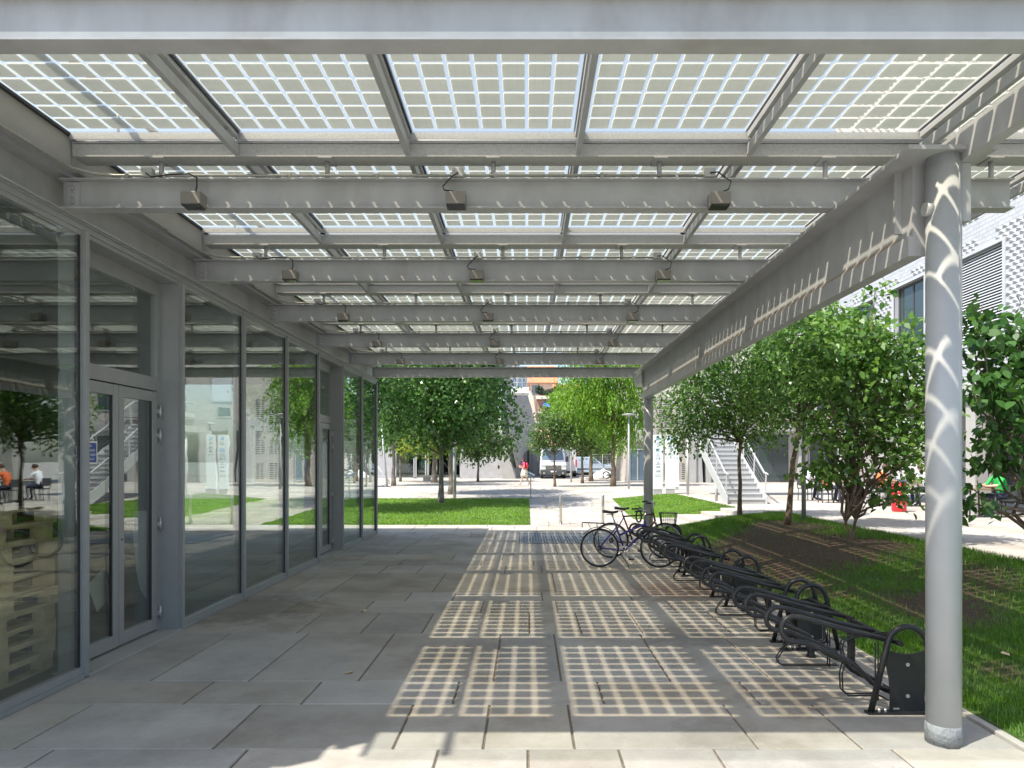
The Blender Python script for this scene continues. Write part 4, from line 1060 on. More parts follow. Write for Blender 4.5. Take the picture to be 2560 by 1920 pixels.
# lamp posts
def lamp_post(name, label, px, py, pyt, pole_r, hood):
    b = at(px, py); zt = H+(CY-pyt)*b.y/F
    t = thing(name, label, 'lamp post', b)
    build(MB().lathe(b.x, b.y, [(pole_r, b.z-.02), (pole_r, b.z+1.2), (pole_r*.8, zt)], 16), 'pole', M['galv'], t)
    if hood:
        build(MB().lathe(b.x, b.y, [(hood*.15, zt-.10), (hood*.18, zt-.02), (hood, zt+.02), (hood*.98, zt+.05), (hood*.3, zt+.09)], 28), 'lamp_head', M['galv'], t)
        build(MB().lathe(b.x, b.y, [(hood*.9, zt+.010), (hood*.9, zt+.018)], 24), 'diffuser', M['paper'], t)
    return b
lamp_post('street_lamp', 'slim grey street lamp with a flat round head beside the tall locust tree', 1572, 1222, 1038, .055, .37)
lamp_post('street_lamp', 'grey lamp post rising into the maple crown behind the rectangular lawn', 1136.6, 1246, 1000, .075, .3)
lamp_post('street_lamp', 'plain grey pole between the small round tree and the white van', 1428, 1206, 1030, .06, .3)
lamp_post('street_lamp', 'thin pale pole in front of the tapered concrete pier, left of the metal stairs', 1719, 1227, 1060, .06, .3)
bY = 15.6; bX = (2009.5-CX)*bY/F; zb = bank(bX, bY)
t = thing('street_lamp', 'dark grey lamp pole on the bank between the trees', 'lamp post', (bX, bY, zb))
build(MB().lathe(bX, bY, [(.05, zb-.05), (.045, 4.6)], 14), 'pole', M['steel'], t)
build(MB().lathe(bX, bY, [(.05, 4.55), (.28, 4.62), (.28, 4.65), (.1, 4.7)], 20), 'lamp_head', M['galv'], t)
# slanted pole beside the maple
b = at(973, 1217)
t = thing('steel_pole', 'bent dark steel pole leaning over its ground frame near the pavilion corner', 'pole', b)
q = [P(937, 1157, b.y), (P(972, 1203, b.y)), (P(973, 1207, b.y)), (P(958, 1213, b.y)), P(937, 1215, b.y)]
build(MB().tube([(x, b.y, max(z, b.z+.03)) for x, z in q], .045, 8), 'bent_tube', M['steel'], t)
build(MB().box(b.x-1.3, b.x+.05, b.y-.08, b.y+.08, b.z, b.z+.04), 'ground_frame', M['vang'], t)
b = at(968, 1217)
t = thing('steel_pole', 'pale straight pole standing in front of the leftmost maple trunk', 'pole', b)
build(MB().tube([b, (b.x-.35, b.y, b.z+3.8)], .06, 10), 'shaft', M['galv'], t)
# benches
for i, (px0, px1, py0, py1) in enumerate(((1051, 1081.5, 1188, 1203.5), (1114.5, 1144, 1188, 1205))):
    b = at((px0+px1)/2, py1); x0, zt = P(px0, py0, b.y); x1, _ = P(px1, py0, b.y)
    t = thing('stone_bench', ['grey stone bench standing free in front of the glass doors', 'grey stone bench half hidden by the leaning maple trunk'][i], 'bench', b, 'stone benches before the entrance')
    build(MB().box(x0, x1, b.y-.25, b.y+.25, zt-.14, zt), 'seat', M['stone'], t, .012)
    build(MB().box(x0+.22, x1-.15, b.y-.2, b.y+.2, b.z-.02, zt-.14), 'support', M['concrete'], t)
# info lectern
b = at(1327, 1246.5)
t = thing('info_lectern', 'slender post with a tilted pale blue information plate at the lawn corner', 'sign', b)
build(MB().tube([b, (b.x, b.y, b.z+.93)], .022, 8), 'post', M['steel'], t)
build(MB().prism([(b.x-.28, b.z+1.12), (b.x+.13, b.z+.86), (b.x+.15, b.z+.89), (b.x-.26, b.z+1.15)], b.y-.3, b.y+.1, 'y'), 'plate', M['infob'], t)

# ------------------------------------------------------------------ stone steps beside the bank
st = thing('stone_steps', 'low broad pale stone steps rising to the right between the bank and the small lawn', 'steps', (5, 19.5, 0))
for (x0, x1, y0, y1, z) in ((3.70, 4.58, 18.55, 20.9, .11), (4.58, 5.32, 18.75, 20.9, .215), (5.32, 5.92, 19.3, 20.9, .31), (5.92, 7.0, 19.6, 20.9, .412)):
    build(MB().box(x0+.003, x1, y0, y1, -.1, z), 'step', M['stone'], st, .008)
build(MB().box(5.92, 7.0, 18.6, 19.597, -.1, .405).box(4.6, 5.9, 18.62, 18.745, -.1, .19), 'side_wall', M['stone'], st, .008)
# ------------------------------------------------------------------ metal stairs
ms = thing('metal_stairs', 'white metal outdoor stairs with cable railings climbing away behind the bank trees', 'stairs', (7.3, 23, .4))
sx0, sx1, sy, n_ = 6.70, 8.02, 22.9, 17
tr = MB(); rs_ = MB()
for i in range(n_): 
    y0 = sy+i*.29; z = .4+.17*(i+1)
    tr.box(sx0+.03, sx1-.03, y0, y0+.31, z-.03, z)
    rs_.box(sx0+.03, sx1-.03, y0+.03, y0+.04, z-.17, z-.03)
build(tr, 'treads', M['stairm'], ms); build(rs_, 'risers', M['galv'], ms)
ye, ze = sy+n_*.29, .4+.17*n_
for x in (sx0, sx1):
    sgm = MB().prism([(sy-.1, .4), (sy+.22, .4), (ye+.2, ze-.22), (ye+.2, ze+.06), (ye-.05, ze+.06), (sy-.1, .66)], x-.015, x+.015, 'x')
    build(sgm, 'stringer', M['stairm'], ms)
    rl = MB().tube([(x, sy-.2, 1.40), (x, sy+.15, 1.45), (x, ye, ze+1.0), (x, ye+1.5, ze+1.0)], .03, 8)
    build(rl, 'handrail', M['stairm'], ms)
    for i in (0, 4, 8, 12, 16):
        pm = MB(); y0 = sy+i*.29+.05; z = .4+.17*(i+.3)
        pm.prism([(y0, z), (y0+.07, z), (y0+.07-.12, z+1.02), (y0-.12, z+1.02)], x-.012, x+.012, 'x'); build(pm, 'baluster', M['stairm'], ms)
    cb = MB()
    for k in range(5): cb.tube([(x, sy, .62+.16*k), (x, ye, ze+.18+.16*k)], .004, 4)
    build(cb, 'railing_cables', M['galv'], ms)
build(MB().box(sx0-.1, sx1+4, ye+.15, ye+2.2, ze-.22, ze+.04), 'landing', M['concrete'], ms)
for (x, y) in ((sx0+.1, sy+1.6), (sx1-.1, sy+1.6), (sx0+.1, ye+1), (sx1+.2, ye+1)): build(MB().tube([(x, y, .4), (x, y, max(.5, min(ze-.2, .4+.17*((y-sy)/.29)-.15)))], .055, 10), 'support_post', M['stairm'], ms)

# ------------------------------------------------------------------ tiled building on the right
WX = 12.0
tb = thing('tiled_building', 'tall pale building clad in small faceted tiles over a dark arcade', 'building', (16, 16, .4))
Y0, Y1, Z0, Z1 = 2.0, 26.5, 3.9, 15.0
wins = [(20.6, 22.3, 5.3, 7.45), (17.2, 18.95, 5.0, 7.40), (23.6, 25.2, 5.3, 7.45), (12.5, 14.2, 5.0, 7.4), (8, 9.7, 5.0, 7.4), (20.6, 22.3, 9.3, 11.4), (17.2, 18.95, 9.3, 11.4), (12.5, 14.2, 9.3, 11.4)]
ti = MB(); dy, dz = .24, .115
ny, nz = int((Y1-Y0)/dy), int((Z1-Z0)/dz)
flat = MB()
for j in range(nz):
    for i in range(ny):
        y = Y0+i*dy+(dy/2 if j % 2 else 0); z = Z0+j*dz; yc, zc = y+dy/2, z+dz/2
        if any(a-.14 < yc < b+.14 and c-.08 < zc < d+.08 for a, b, c, d in wins): continue
        band = (i % 16 in (0, 1, 2)) or (j % 34 < 4)
        if band:
            flat.box(WX-.008, WX+.02, y+.004, y+dy-.004, z+.003, z+dz-.003)
        else:
            ap = (WX-.055, yc, z+dz*.62)
            c = [(WX, y, z), (WX, y+dy, z), (WX, y+dy, z+dz), (WX, y, z+dz)]
            ti.add(c+[ap], [(0, 4, 1), (1, 4, 2), (2, 4, 3), (3, 4, 0)])
for b_ in (ti, flat): b_.f = [f[::-1] for f in b_.f] if b_ is ti else b_.f
build(ti, 'tile_cladding', M['tile'], tb); build(flat, 'tile_band', M['tile'], tb)
wl = MB(); ylist = sorted(set([Y0, Y1]+[v for w in wins for v in w[:2]]))
for a, b in zip(ylist[:-1], ylist[1:]):
    zz = [Z0]
    for w in sorted(wins, key=lambda w: w[2]):
        if w[0] <= a+.01 and w[1] >= b-.01: zz += [w[2], w[3]]
    zz.append(Z1)
    for q in range(0, len(zz)-1, 2): wl.box(WX+.002, WX+.3, a, b, zz[q], zz[q+1])
wl.box(WX+.3, WX+10, Y0, Y1, Z1-.3, Z1).box(WX+.3, WX+10, Y1-.3, Y1, Z0, Z1-.3).box(WX+3.5, WX+3.8, Y0, Y1-.3, .3, Z0)
build(wl, 'wall', M['tile'], tb)
build(MB().box(WX-.12, WX+10, Y0, Y1+.1, 3.55, Z0-.003), 'arcade_beam', M['concrete'], tb)
for y in (4.5, 9.3, 13.9, 18.5, 23.2, 26.2): build(MB().box(WX+.02, WX+.45, y-.2, y+.2, .3, 3.55), 'arcade_pillar', M['concrete'], tb)
for i, (a, b, c, d) in enumerate(wins):
    f = MB().box(WX-.03, WX+.02, a-.10, a, c-.06, d+.08).box(WX-.03, WX+.02, b, b+.10, c-.06, d+.08).box(WX-.03, WX+.02, a, b, d, d+.08).box(WX-.05, WX+.02, a, b, c-.06, c)
    f2 = MB().box(WX+.14, WX+.2, a, b, d-.07, d).box(WX+.14, WX+.2, a, b, c, c+.07).box(WX+.14, WX+.2, a, a+.07, c+.07, d-.07).box(WX+.14, WX+.2, b-.07, b, c+.07, d-.07).box(WX+.14, WX+.2, (a+b)/2-.03, (a+b)/2+.03, c+.07, d-.07)
    w = build([(f, M['tile']), (f2, M['vang'])], 'window', None, tb)
    if i % 2 == 1:
        s_ = MB(); z = c+.02
        while z < d-.05: s_.prism([(WX+.05, z), (WX+.09, z+.045), (WX+.10, z+.04), (WX+.06, z-.005)], a+.01, b-.01, 'y'); z += .075
        build(s_, 'shutter', M['shutter'], w)
    build(MB().box(WX+.16, WX+.17, a+.07, b-.07, c+.07, d-.07), 'pane', M['farglass'], w)
for (y0, y1) in ((5, 8.5), (10, 13), (14.5, 17.8), (19.2, 22.5)): build(MB().box(WX+3.46, WX+3.49, y0, y1, .5, 3.0), 'shopfront_pane', M['farglass'], tb)
# cafe furniture and people under the arcade
def chair(loc, rot, label):
    t = thing('cafe_chair', label, 'chair', (0, 0, 0), 'cafe chairs under the arcade')
    build(MB().box(-.2, .2, -.2, .2, .43, .46), 'seat', M['vang'], t); build(MB().box(-.2, .2, .19, .22, .55, .82), 'backrest', M['vang'], t)
    for x in (-.18, .18):
        for y in (-.18, .18): build(MB().tube([(x, y, 0), (x*.95, y*.95, .43)], .016, 6), 'leg', M['vang'], t)
        build(MB().tube([(x, .2, .43), (x, .205, .82)], .014, 6), 'back_post', M['vang'], t)
    t.location = loc; t.rotation_euler.z = R(rot); return t
def table(loc, label):
    t = thing('cafe_table', label, 'table', loc, 'cafe tables under the arcade'); x, y, z = loc
    build(MB().box(x-.4, x+.4, y-.4, y+.4, z+.71, z+.74), 'table_top', M['board'], t, .005)
    for a in (-1, 1):
        for b_ in (-1, 1): build(MB().tube([(x+.36*a, y+.36*b_, z), (x+.3*a, y+.3*b_, z+.71)], .022, 6), 'leg', M['vang'], t)
    return t
# ------------------------------------------------------------------ people
def skinned(name, joints, edges, parent, mats, colour, sub=1):
    # joints: {name: (xyz, r)}; one continuous skin surface; colour(centre) -> material index
    names = list(joints); idx = {n: i for i, n in enumerate(names)}
    me = bpy.data.meshes.new('sk'); me.from_pydata([joints[n][0] for n in names], [(idx[a], idx[b]) for a, b in edges], [])
    o = bpy.data.objects.new('sk', me); C.objects.link(o)
    sk = o.modifiers.new('skin', 'SKIN'); sk.use_smooth_shade = True
    for n in names:
        v = me.skin_vertices[0].data[idx[n]]; r = joints[n][1]
        v.radius = r if isinstance(r, tuple) else (r, r); v.use_root = (n == 'pelvis')
    ss = o.modifiers.new('sub', 'SUBSURF'); ss.levels = sub; ss.render_levels = sub
    dg = bpy.context.evaluated_depsgraph_get(); m2 = bpy.data.meshes.new_from_object(o.evaluated_get(dg))
    bpy.data.objects.remove(o); bpy.data.meshes.remove(me)
    m2.name = name; m2.materials.clear()
    for m in mats: m2.materials.append(m)
    for p in m2.polygons: p.use_smooth = True; p.material_index = colour(p.center)
    o = bpy.data.objects.new(name, m2); C.objects.link(o); o.parent = parent
    return o
def hand(J, E, wrist, d, side, pref, k=1.0):
    w = Vector(J[wrist][0]); d = Vector(d).normalized(); s = Vector(side).normalized(); dn = d.cross(s)
    J[pref+'palm'] = (tuple(w+d*.055*k), (.034*k, .018*k)); E.append((wrist, pref+'palm'))
    for i, (o, l) in enumerate(((-.027, .065), (-.009, .075), (.009, .07), (.027, .052))):
        a = w+d*.095*k+s*o*k; b_ = a+(d*l*.55+dn*.012)*k; c = b_+(d*l*.35+dn*.028)*k
        J[f'{pref}f{i}a'] = (tuple(a), .0095*k); J[f'{pref}f{i}b'] = (tuple(b_), .0085*k); J[f'{pref}f{i}c'] = (tuple(c), .007*k)
        E += [(pref+'palm', f'{pref}f{i}a'), (f'{pref}f{i}a', f'{pref}f{i}b'), (f'{pref}f{i}b', f'{pref}f{i}c')]
    a = w+d*.035*k-s*.04*k; b_ = a+(d*.03-s*.015+dn*.01)*k
    J[pref+'ta'] = (tuple(a), .011*k); J[pref+'tb'] = (tuple(b_), .008*k); E += [(pref+'palm', pref+'ta'), (pref+'ta', pref+'tb')]
def face(root, hc, r, fwd, hairm, long_hair=False):
    fwd = Vector(fwd).normalized(); up = Vector((0, 0, 1)); sd = fwd.cross(up)
    hc = Vector(hc)
    h = MB().ball(hc-fwd*.022+up*.022, (r*1.02, r*1.02, r*1.06), 14, 9)
    if long_hair:
        h.ball(hc-fwd*.055-up*.09, (.075, .075, .12), 12, 8).ball(hc-fwd*.045+up*.0, (.09, .09, .09), 12, 8)
    h.v = [p for p in h.v]
    build(h, 'hair', hairm, root, local=True)
    nz = MB().ball(hc+fwd*(r*.98)-up*.018, (.013, .013, .020), 8, 6)
    for s in (-1, 1): nz.ball(hc+sd*s*r*.9-up*.01, (.014, .014, .028), 8, 6)
    ey = MB()
    for s in (-1, 1): ey.ball(hc+fwd*r*.88+sd*s*.03+up*.006, .010, 8, 6)
    mo = MB().ball(hc+fwd*(r*.86)-up*.058, (.022, .022, .006), 8, 6)
    build([(nz, M['skin']), (ey, M['saddle']), (mo, M['red'])], 'face', None, root, local=True)
def person_walk(loc):
    # walking towards -x, looking down at a phone
    t = thing('person', 'person in a pink top and cream skirt with a red backpack, walking across the plaza', 'person', loc)
    J, E = {}, []
    def j(n, x, y, z, r, pa=None):
        J[n] = ((x, y, z), r)
        if pa: E.append((pa, n))
    j('pelvis', 0, 0, .92, (.15, .115)); j('waist', -.01, 0, 1.06, (.115, .09), 'pelvis'); j('chest', -.02, 0, 1.25, (.135, .10), 'waist'); j('neckb', -.03, 0, 1.38, (.075, .065), 'chest'); j('neck', -.05, 0, 1.44, .045, 'neckb')
    j('head', -.085, 0, 1.53, (.082, .088), 'neck'); j('crown', -.085, 0, 1.605, (.062, .07), 'head'); j('chin', -.125, 0, 1.475, .04, 'head')
    for s, n in ((-1, 'r'), (1, 'l')):
        f = -.22 if s < 0 else .24
        j(n+'hip', 0, s*.09, .86, .098, 'pelvis'); j(n+'knee', f*.55, s*.085, .47, .058, n+'hip')
        j(n+'calf', f*.8, s*.08, .32, .056, n+'knee'); j(n+'ankle', f*1.1+(.06 if f > 0 else 0), s*.08, .095 if f < 0 else .12, .034, n+'calf')
        j(n+'heel', f*1.1+(.06 if f > 0 else 0)+.03, s*.08, .045 if f < 0 else .09, .032, n+'ankle'); j(n+'toe', f*1.1-.14+(.08 if f > 0 else 0), s*.08, .028, .026, n+'ankle')
        j(n+'sho', -.02, s*.165, 1.345, .054, 'chest'); j(n+'elb', .0, s*.215, 1.09, .040, n+'sho'); j(n+'wri', -.20, s*.12, 1.12+.04*s, .026, n+'elb')
        hand(J, E, n+'wri', (-1, -s*.35, .25), (0, .3, .9), n)
    def col(c):
        if c.z > 1.40: return 0
        if abs(c.y) > .20 and c.z < 1.22: return 0
        if c.x < -.13 and c.z > .9: return 0
        if c.z > .97: return 1
        return 0
    skinned('body', J, E, t, [M['skin'], M['pink']], col)
    sk = MB(); prof = [(.125, 1.02), (.165, .90), (.20, .70), (.225, .52)]
    vs = []; n = 22
    for r, z in prof:
        for k in range(n):
            a = 2*math.pi*k/n; q = r*(1+.05*math.cos(6*a)*(1.02-z)*2); vs.append((q*math.cos(a)*1.02, q*math.sin(a)*.88, z))
    sk.add(vs, [(i*n+k, i*n+(k+1) % n, (i+1)*n+(k+1) % n, (i+1)*n+k) for i in range(3) for k in range(n)], True)
    so = build(sk, 'skirt', M['skirt'], t, local=True); sl = so.modifiers.new('thick', 'SOLIDIFY'); sl.thickness = .008
    face(t, (-.085, 0, 1.54), .088, (-1, 0, -.25), M['hair'], True)
    bp_ = thing('backpack', 'red backpack on the back of the person in pink', 'backpack', (loc[0]+.155, loc[1], loc[2]+.98))
    build(MB().ball((0, 0, .19), (.085, .14, .20), 14, 10), 'pouch', M['red'], bp_, local=True)
    sp = MB()
    for s in (-1, 1): sp.tube([(-.08, s*.10, .32), (-.16, s*.11, .37), (-.28, s*.11, .36), (-.31, s*.11, .22), (-.2, s*.13, .08), (-.06, s*.11, .05)], .016, 6)
    build(sp, 'strap', M['red'], bp_, local=True)
    ph = thing('phone', 'dark phone held by the person in pink', 'phone', (loc[0]-.31, loc[1]+.0, loc[2]+1.17))
    build(MB().box(-.006, .006, -.036, .036, -.07, .07).xf(lambda v: Matrix.Rotation(R(-35), 3, 'Y') @ v), 'case', M['black'], ph, local=True, bevel=.003)
    tu = thing('poster_tube', 'pale blue roll carried low behind the person in pink', 'roll', (loc[0]+.2, loc[1]+.25, loc[2]+.75))
    build(MB().tube([(-.15, 0, .14), (.42, 0, -.16)], .05, 12), 'roll', M['infob'], tu, local=True)
    return t
w_ = at(1311, 1213); person_walk(tuple(w_))
def person_stand(loc, rot, label, top, legs, hair='hair', lean=0):
    t = thing('person', label, 'person', loc); t.rotation_euler.z = R(rot)
    J, E = {}, []
    def j(n, x, y, z, r, pa=None):
        J[n] = ((x+lean*max(0, z-.9), y, z), r)
        if pa: E.append((pa, n))
    j('pelvis', 0, 0, .95, (.12, .15)); j('waist', 0, 0, 1.1, (.10, .14), 'pelvis'); j('chest', 0, 0, 1.32, (.115, .165), 'waist'); j('neckb', 0, 0, 1.47, (.07, .08), 'chest'); j('neck', .01, 0, 1.53, .052, 'neckb')
    j('head', .03, 0, 1.63, (.09, .082), 'neck'); j('crown', .02, 0, 1.70, .07, 'head')
    for s, n in ((-1, 'r'), (1, 'l')):
        j(n+'hip', 0, s*.1, .88, .10, 'pelvis'); j(n+'knee', .02, s*.11, .49, .065, n+'hip'); j(n+'ankle', 0, s*.12, .09, .042, n+'knee'); j(n+'toe', .15, s*.13, .04, .036, n+'ankle')
        j(n+'sho', 0, s*.195, 1.42, .06, 'chest'); j(n+'elb', .03, s*.25, 1.14, .045, n+'sho'); j(n+'wri', .16, s*.23, .95, .03, n+'elb')
        hand(J, E, n+'wri', (.5, 0, -.8), (0, 1, 0), n)
    def col(c):
        if c.z > 1.49: return 0
        if c.z < .96 and abs(c.y) < .19: return 2
        if c.z < 1.2 and abs(c.y) > .2: return 0
        if c.z < .5: return 2
        return 1
    skinned('body', J, E, t, [M['skin'], M[top], M[legs]], col)
    face(t, (.03+lean*.75, 0, 1.63), .09, (1, 0, 0), M[hair])
    return t
def person_sit(loc, rot, label, top, legs):
    # seated, leaning on the table in +x
    t = thing('person', label, 'person', loc); t.rotation_euler.z = R(rot)
    J, E = {}, []
    def j(n, x, y, z, r, pa=None):
        J[n] = ((x, y, z), r)
        if pa: E.append((pa, n))
    j('pelvis', 0, 0, .56, (.12, .16)); j('waist', .03, 0, .72, (.105, .145), 'pelvis'); j('chest', .12, 0, .94, (.115, .165), 'waist'); j('neckb', .19, 0, 1.08, (.07, .08), 'chest'); j('neck', .22, 0, 1.14, .05, 'neckb'); j('head', .27, 0, 1.23, (.09, .082), 'neck'); j('crown', .27, 0, 1.30, .068, 'head')
    for s, n in ((-1, 'r'), (1, 'l')):
        j(n+'hip', .06, s*.1, .54, .095, 'pelvis'); j(n+'knee', .46, s*.13, .54, .068, n+'hip'); j(n+'ankle', .40, s*.13, .09, .042, n+'knee'); j(n+'toe', .54, s*.14, .04, .036, n+'ankle')
        j(n+'sho', .14, s*.195, 1.03, .06, 'chest'); j(n+'elb', .28, s*.25, .82, .045, n+'sho'); j(n+'wri', .50, s*.14, .80, .03, n+'elb')
        hand(J, E, n+'wri', (1, -s*.2, 0), (0, 1, .1), n)
    def col(c):
        if c.z > 1.10: return 0
        if c.x > .33 and c.z > .7: return 0
        if c.z < .64: return 2
        return 1
    skinned('body', J, E, t, [M['skin'], M[top], M[legs]], col)
    face(t, (.27, 0, 1.23), .09, (1, 0, -.2), M['hair'])
    return t
# arcade terrace: the green shirt sits at the pixel of the photograph
az = .40
gY = 17.6; gx_ = (2480-CX)*gY/F
person_sit((gx_+.3, gY, az), 180, 'person in a green shirt leaning on a cafe table under the arcade', 'greenc', 'navy')
chair((gx_+.3, gY, az), -90, 'dark cafe chair under the person in the green shirt')
table((gx_-.45, gY, az), 'wooden cafe table in front of the person in the green shirt')
chair((gx_+.75, gY-.6, az), 170, 'empty dark cafe chair at the right edge, in front of the green shirt')
chair((gx_+.5, gY+.9, az), -90, 'empty dark cafe chair behind the person in the green shirt')
oY = 21.5; ox = (2255-CX)*oY/F
table((ox+.2, oY+.3, az), 'wooden cafe table behind the red bin')
person_sit((ox-.6, oY+.35, az), 0, 'person in an orange shirt at the table behind the red bin', 'orangec', 'navy')
chair((ox-.6, oY+.35, az), 90, 'dark cafe chair under the person in orange')
person_sit((ox+1.0, oY+.3, az), 180, 'person in a white shirt at the table behind the red bin', 'whitec', 'navy')
chair((ox+1.0, oY+.3, az), -90, 'dark cafe chair under the person in white at the table')
for i, (px, py_) in enumerate(((2035, 23.5), (1985, 25.0))):
    x = (px-CX)*py_/F+1.2
    table((x, py_, az), ['wooden cafe table in the arcade behind the leaning bank tree', 'wooden cafe table deepest in the arcade, near the stairs'][i])
    person_sit((x-.8, py_, az), 0, ['person in an orange shirt seated in the arcade behind the leaning bank tree', 'person in a white shirt seated deepest in the arcade'][i], ('orangec', 'whitec')[i], 'navy')
    chair((x-.8, py_, az), 90, ['dark cafe chair under the orange shirt behind the leaning bank tree', 'dark cafe chair under the person deepest in the arcade'][i])
# red bin
b = at(2247.5, 1279)
b = Vector(((2247.5-CX)*20.0/F, 20.0, az)) if b.y > 30 else b
hh = 74*b.y/F; rr = .5*37*b.y/F
t = thing('litter_bin', 'red domed litter bin with white lettering, standing before the arcade', 'bin', b)
build(MB().lathe(b.x, b.y, [(rr*.8, b.z), (rr*.92, b.z+.05), (rr, b.z+hh*.62), (rr*1.03, b.z+hh*.63), (rr*1.03, b.z+hh*.68), (rr*.9, b.z+hh*.72)], 28), 'drum', M['red'], t)
build(MB().lathe(b.x, b.y, [(rr*1.05, b.z+hh*.72), (rr*1.0, b.z+hh*.82), (rr*.85, b.z+hh*.92), (rr*.5, b.z+hh*.985), (rr*.15, b.z+hh)], 28), 'dome_lid', M['red'], t)
bx_, by_ = b.x, b.y
def on_cyl(c): a = -math.pi/2-.35+c.x/rr; return (bx_+(rr*1.005)*math.cos(a), by_+(rr*1.005)*math.sin(a), b.z+hh*.22+c.y)
lt = text_mb('Alg', hh*.17, on_cyl); wv = MB().tube([(bx_+rr*1.02*math.cos(a), by_+rr*1.02*math.sin(a), b.z+hh*.52+.05*math.sin(a*5)) for a in np.linspace(-2.8, -.3, 14)], .02, 5)
build([(lt, M['white']), (wv, M['white'])], 'lettering', None, t)

# ------------------------------------------------------------------ brick building beyond the stairs
BY = 46.0
bb_ = thing('brick_building', 'grey brick building with perforated bands and concrete piers behind the wayfinding totems', 'building', (12, 50, .4))
def pw(px, py): return P(px, py, BY)
xl, _ = pw(1562, 1200); xr = 24.0
wb = MB().prism([(xl, .2), (xr, .2), (xr, 14), (xl+.65, 14)], BY+.01, BY+8, 'y')
sl_ = MB()
for px in (1647, 1659, 1671, 1692, 1704):
    for band in ((1000, 1082), (1102, 1138), (1160, 1198)):
        py = band[0]
        while py < band[1]:
            x, z = pw(px, py); sl_.box(x, x+.22, BY-.004, BY+.01, z-.028, z+.028); py += 5.2
build([(wb, M['brickg']), (sl_, M['vang'])], 'wall', None, bb_)
x0, z0 = pw(1560, 1101); x1, z1 = pw(1600, 1090)
build(MB().box(xl+.1, pw(1640, 0)[0], BY-.25, BY, z0-.1, z1+.35), 'concrete_band', M['concrete'], bb_)
def far_window(px0, px1, py0, py1, Y, parent, name='window', fm='white', gm='farglass', nx=1, d=.05, doors=False):
    x0, zt = P(px0, py0, Y); x1, zb = P(px1, py1, Y)
    f = MB().box(x0, x1, Y-d, Y-.004, zt-.08, zt).box(x0, x1, Y-d, Y-.004, zb, zb+.08)
    for i in range(nx+1):
        x = x0+(x1-x0)*i/nx; f.box(max(x0, x-.04), min(x1, x+.04), Y-d, Y-.004, zb+.08, zt-.08)
    w = build(f, name, M[fm], parent)
    build(MB().box(x0+.03, x1-.03, Y-d*.6, Y-.008, zb+.05, zt-.05), 'pane', M[gm], w)
far_window(1570, 1590, 1030, 1078, BY, bb_, nx=1); far_window(1594, 1612, 1030, 1078, BY, bb_, nx=1)
bnd = MB().box(10.2, xr, BY-.3, BY+.01, 3.85, 4.6)
build(bnd, 'concrete_band', M['concrete'], bb_)
def rw(x0, x1, z0, z1, gm='farglass', fm='galv', nx=1): far_window(CX+x0*F/BY, CX+x1*F/BY, CY-(z1-H)*F/BY, CY-(z0-H)*F/BY, BY, bb_, 'window', fm, gm, nx)
rw(12.2, 13.6, 5.8, 8.0, 'shutter'); rw(12.3, 13.2, 4.75, 5.5); rw(15.4, 17.4, 5.2, 8.2, 'farglass', 'vang', 2); rw(19.5, 21, 5.2, 8.2)
rw(12.2, 13.6, 9.4, 11.6, 'shutter'); rw(15.4, 17.4, 9.4, 11.8, 'farglass', 'vang', 2); rw(14.6, 17.6, .45, 3.6, 'farglass', 'vang', 3); rw(19, 22, .45, 3.6, 'farglass', 'galv', 3)
bl_ = build(MB().box(14.6, 18.6, BY-1.6, BY-.31, 4.7, 5.0), 'balcony', M['concrete'], bb_)
build(MB().box(14.65, 18.55, BY-1.57, BY-1.55, 5.0, 6.1), 'balustrade_glass', M['clearglass'], bl_)
for x in (11.0, 13.9, 18.3): build(MB().box(x-.25, x+.25, BY-.7, BY, .2, 3.85), 'concrete_pier', M['concrete'], bb_)
far_window(1574, 1613, 1122, 1204, BY, bb_, 'glass_door', 'galv', 'screen', 2, .1)
far_window(1753, 1772, 1120, 1206, BY, bb_, 'glass_door', 'vang', 'farglass', 1)
for (a, b_, c, d) in ((1710, 1722, 1716, 1752), (1758, 1765, 1760, 1772)):
    q = [pw(c, 1208), pw(d, 1208), pw(b_+22 if a < 1750 else b_+10, 1060), pw(a, 1060)]
    build(MB().prism(q, BY-.6, BY, 'y'), 'concrete_pier', M['concrete'], bb_)
tot3 = MB()
x0, zt = P(1688, 1090, 34); x1, zb = P(1698, 1209, 34)
t = thing('notice_board', 'narrow white notice board standing behind the second totem', 'sign', ((x0+x1)/2, 34, .4))
build(MB().box(x0, x1, 34, 34.08, .55, zt), 'panel', M['totem'], t); build(MB().box(x0+.02, x1-.02, 34.01, 34.07, .38, .55), 'plinth', M['galv'], t)

# ------------------------------------------------------------------ rough rendered building and tower on the left
TY = 55.0
rb = thing('rendered_building', 'grey rough rendered building with a glazed entrance and a flaring balcony tower', 'building', (-6, 60, .43))
def tp(px, py): return P(px, py, TY)
def shear(o, x0):
    off = origin_of(o.parent)
    for v in o.data.vertices: v.co.y += max(0, v.co.x+off.x-x0)*1.6
gz = .40
def wallpoly(pts, y0, y1, name, m): return build(MB().prism([(p[0], max(gz, p[1])) for p in pts], y0, y1, 'y'), name, M[m], rb)
wallpoly([tp(600, 1200), tp(988, 1200), tp(988, 880), tp(600, 880)], TY, TY+9, 'rough_wall', 'render')
wallpoly([tp(988, 1112), tp(1152, 1112), tp(1152, 880), tp(988, 880)], TY, TY+9, 'rough_wall', 'render')
wallpoly([tp(1152, 1200), tp(1258, 1200), tp(1238, 1095), tp(1226, 880), tp(1152, 880)], TY-.3, TY+9, 'white_wall', 'render')
wallpoly([tp(1236, 1080), tp(1254, 1080), tp(1290, 1200), tp(1258.5, 1200)], TY-1.2, TY+2, 'buttress', 'concrete')
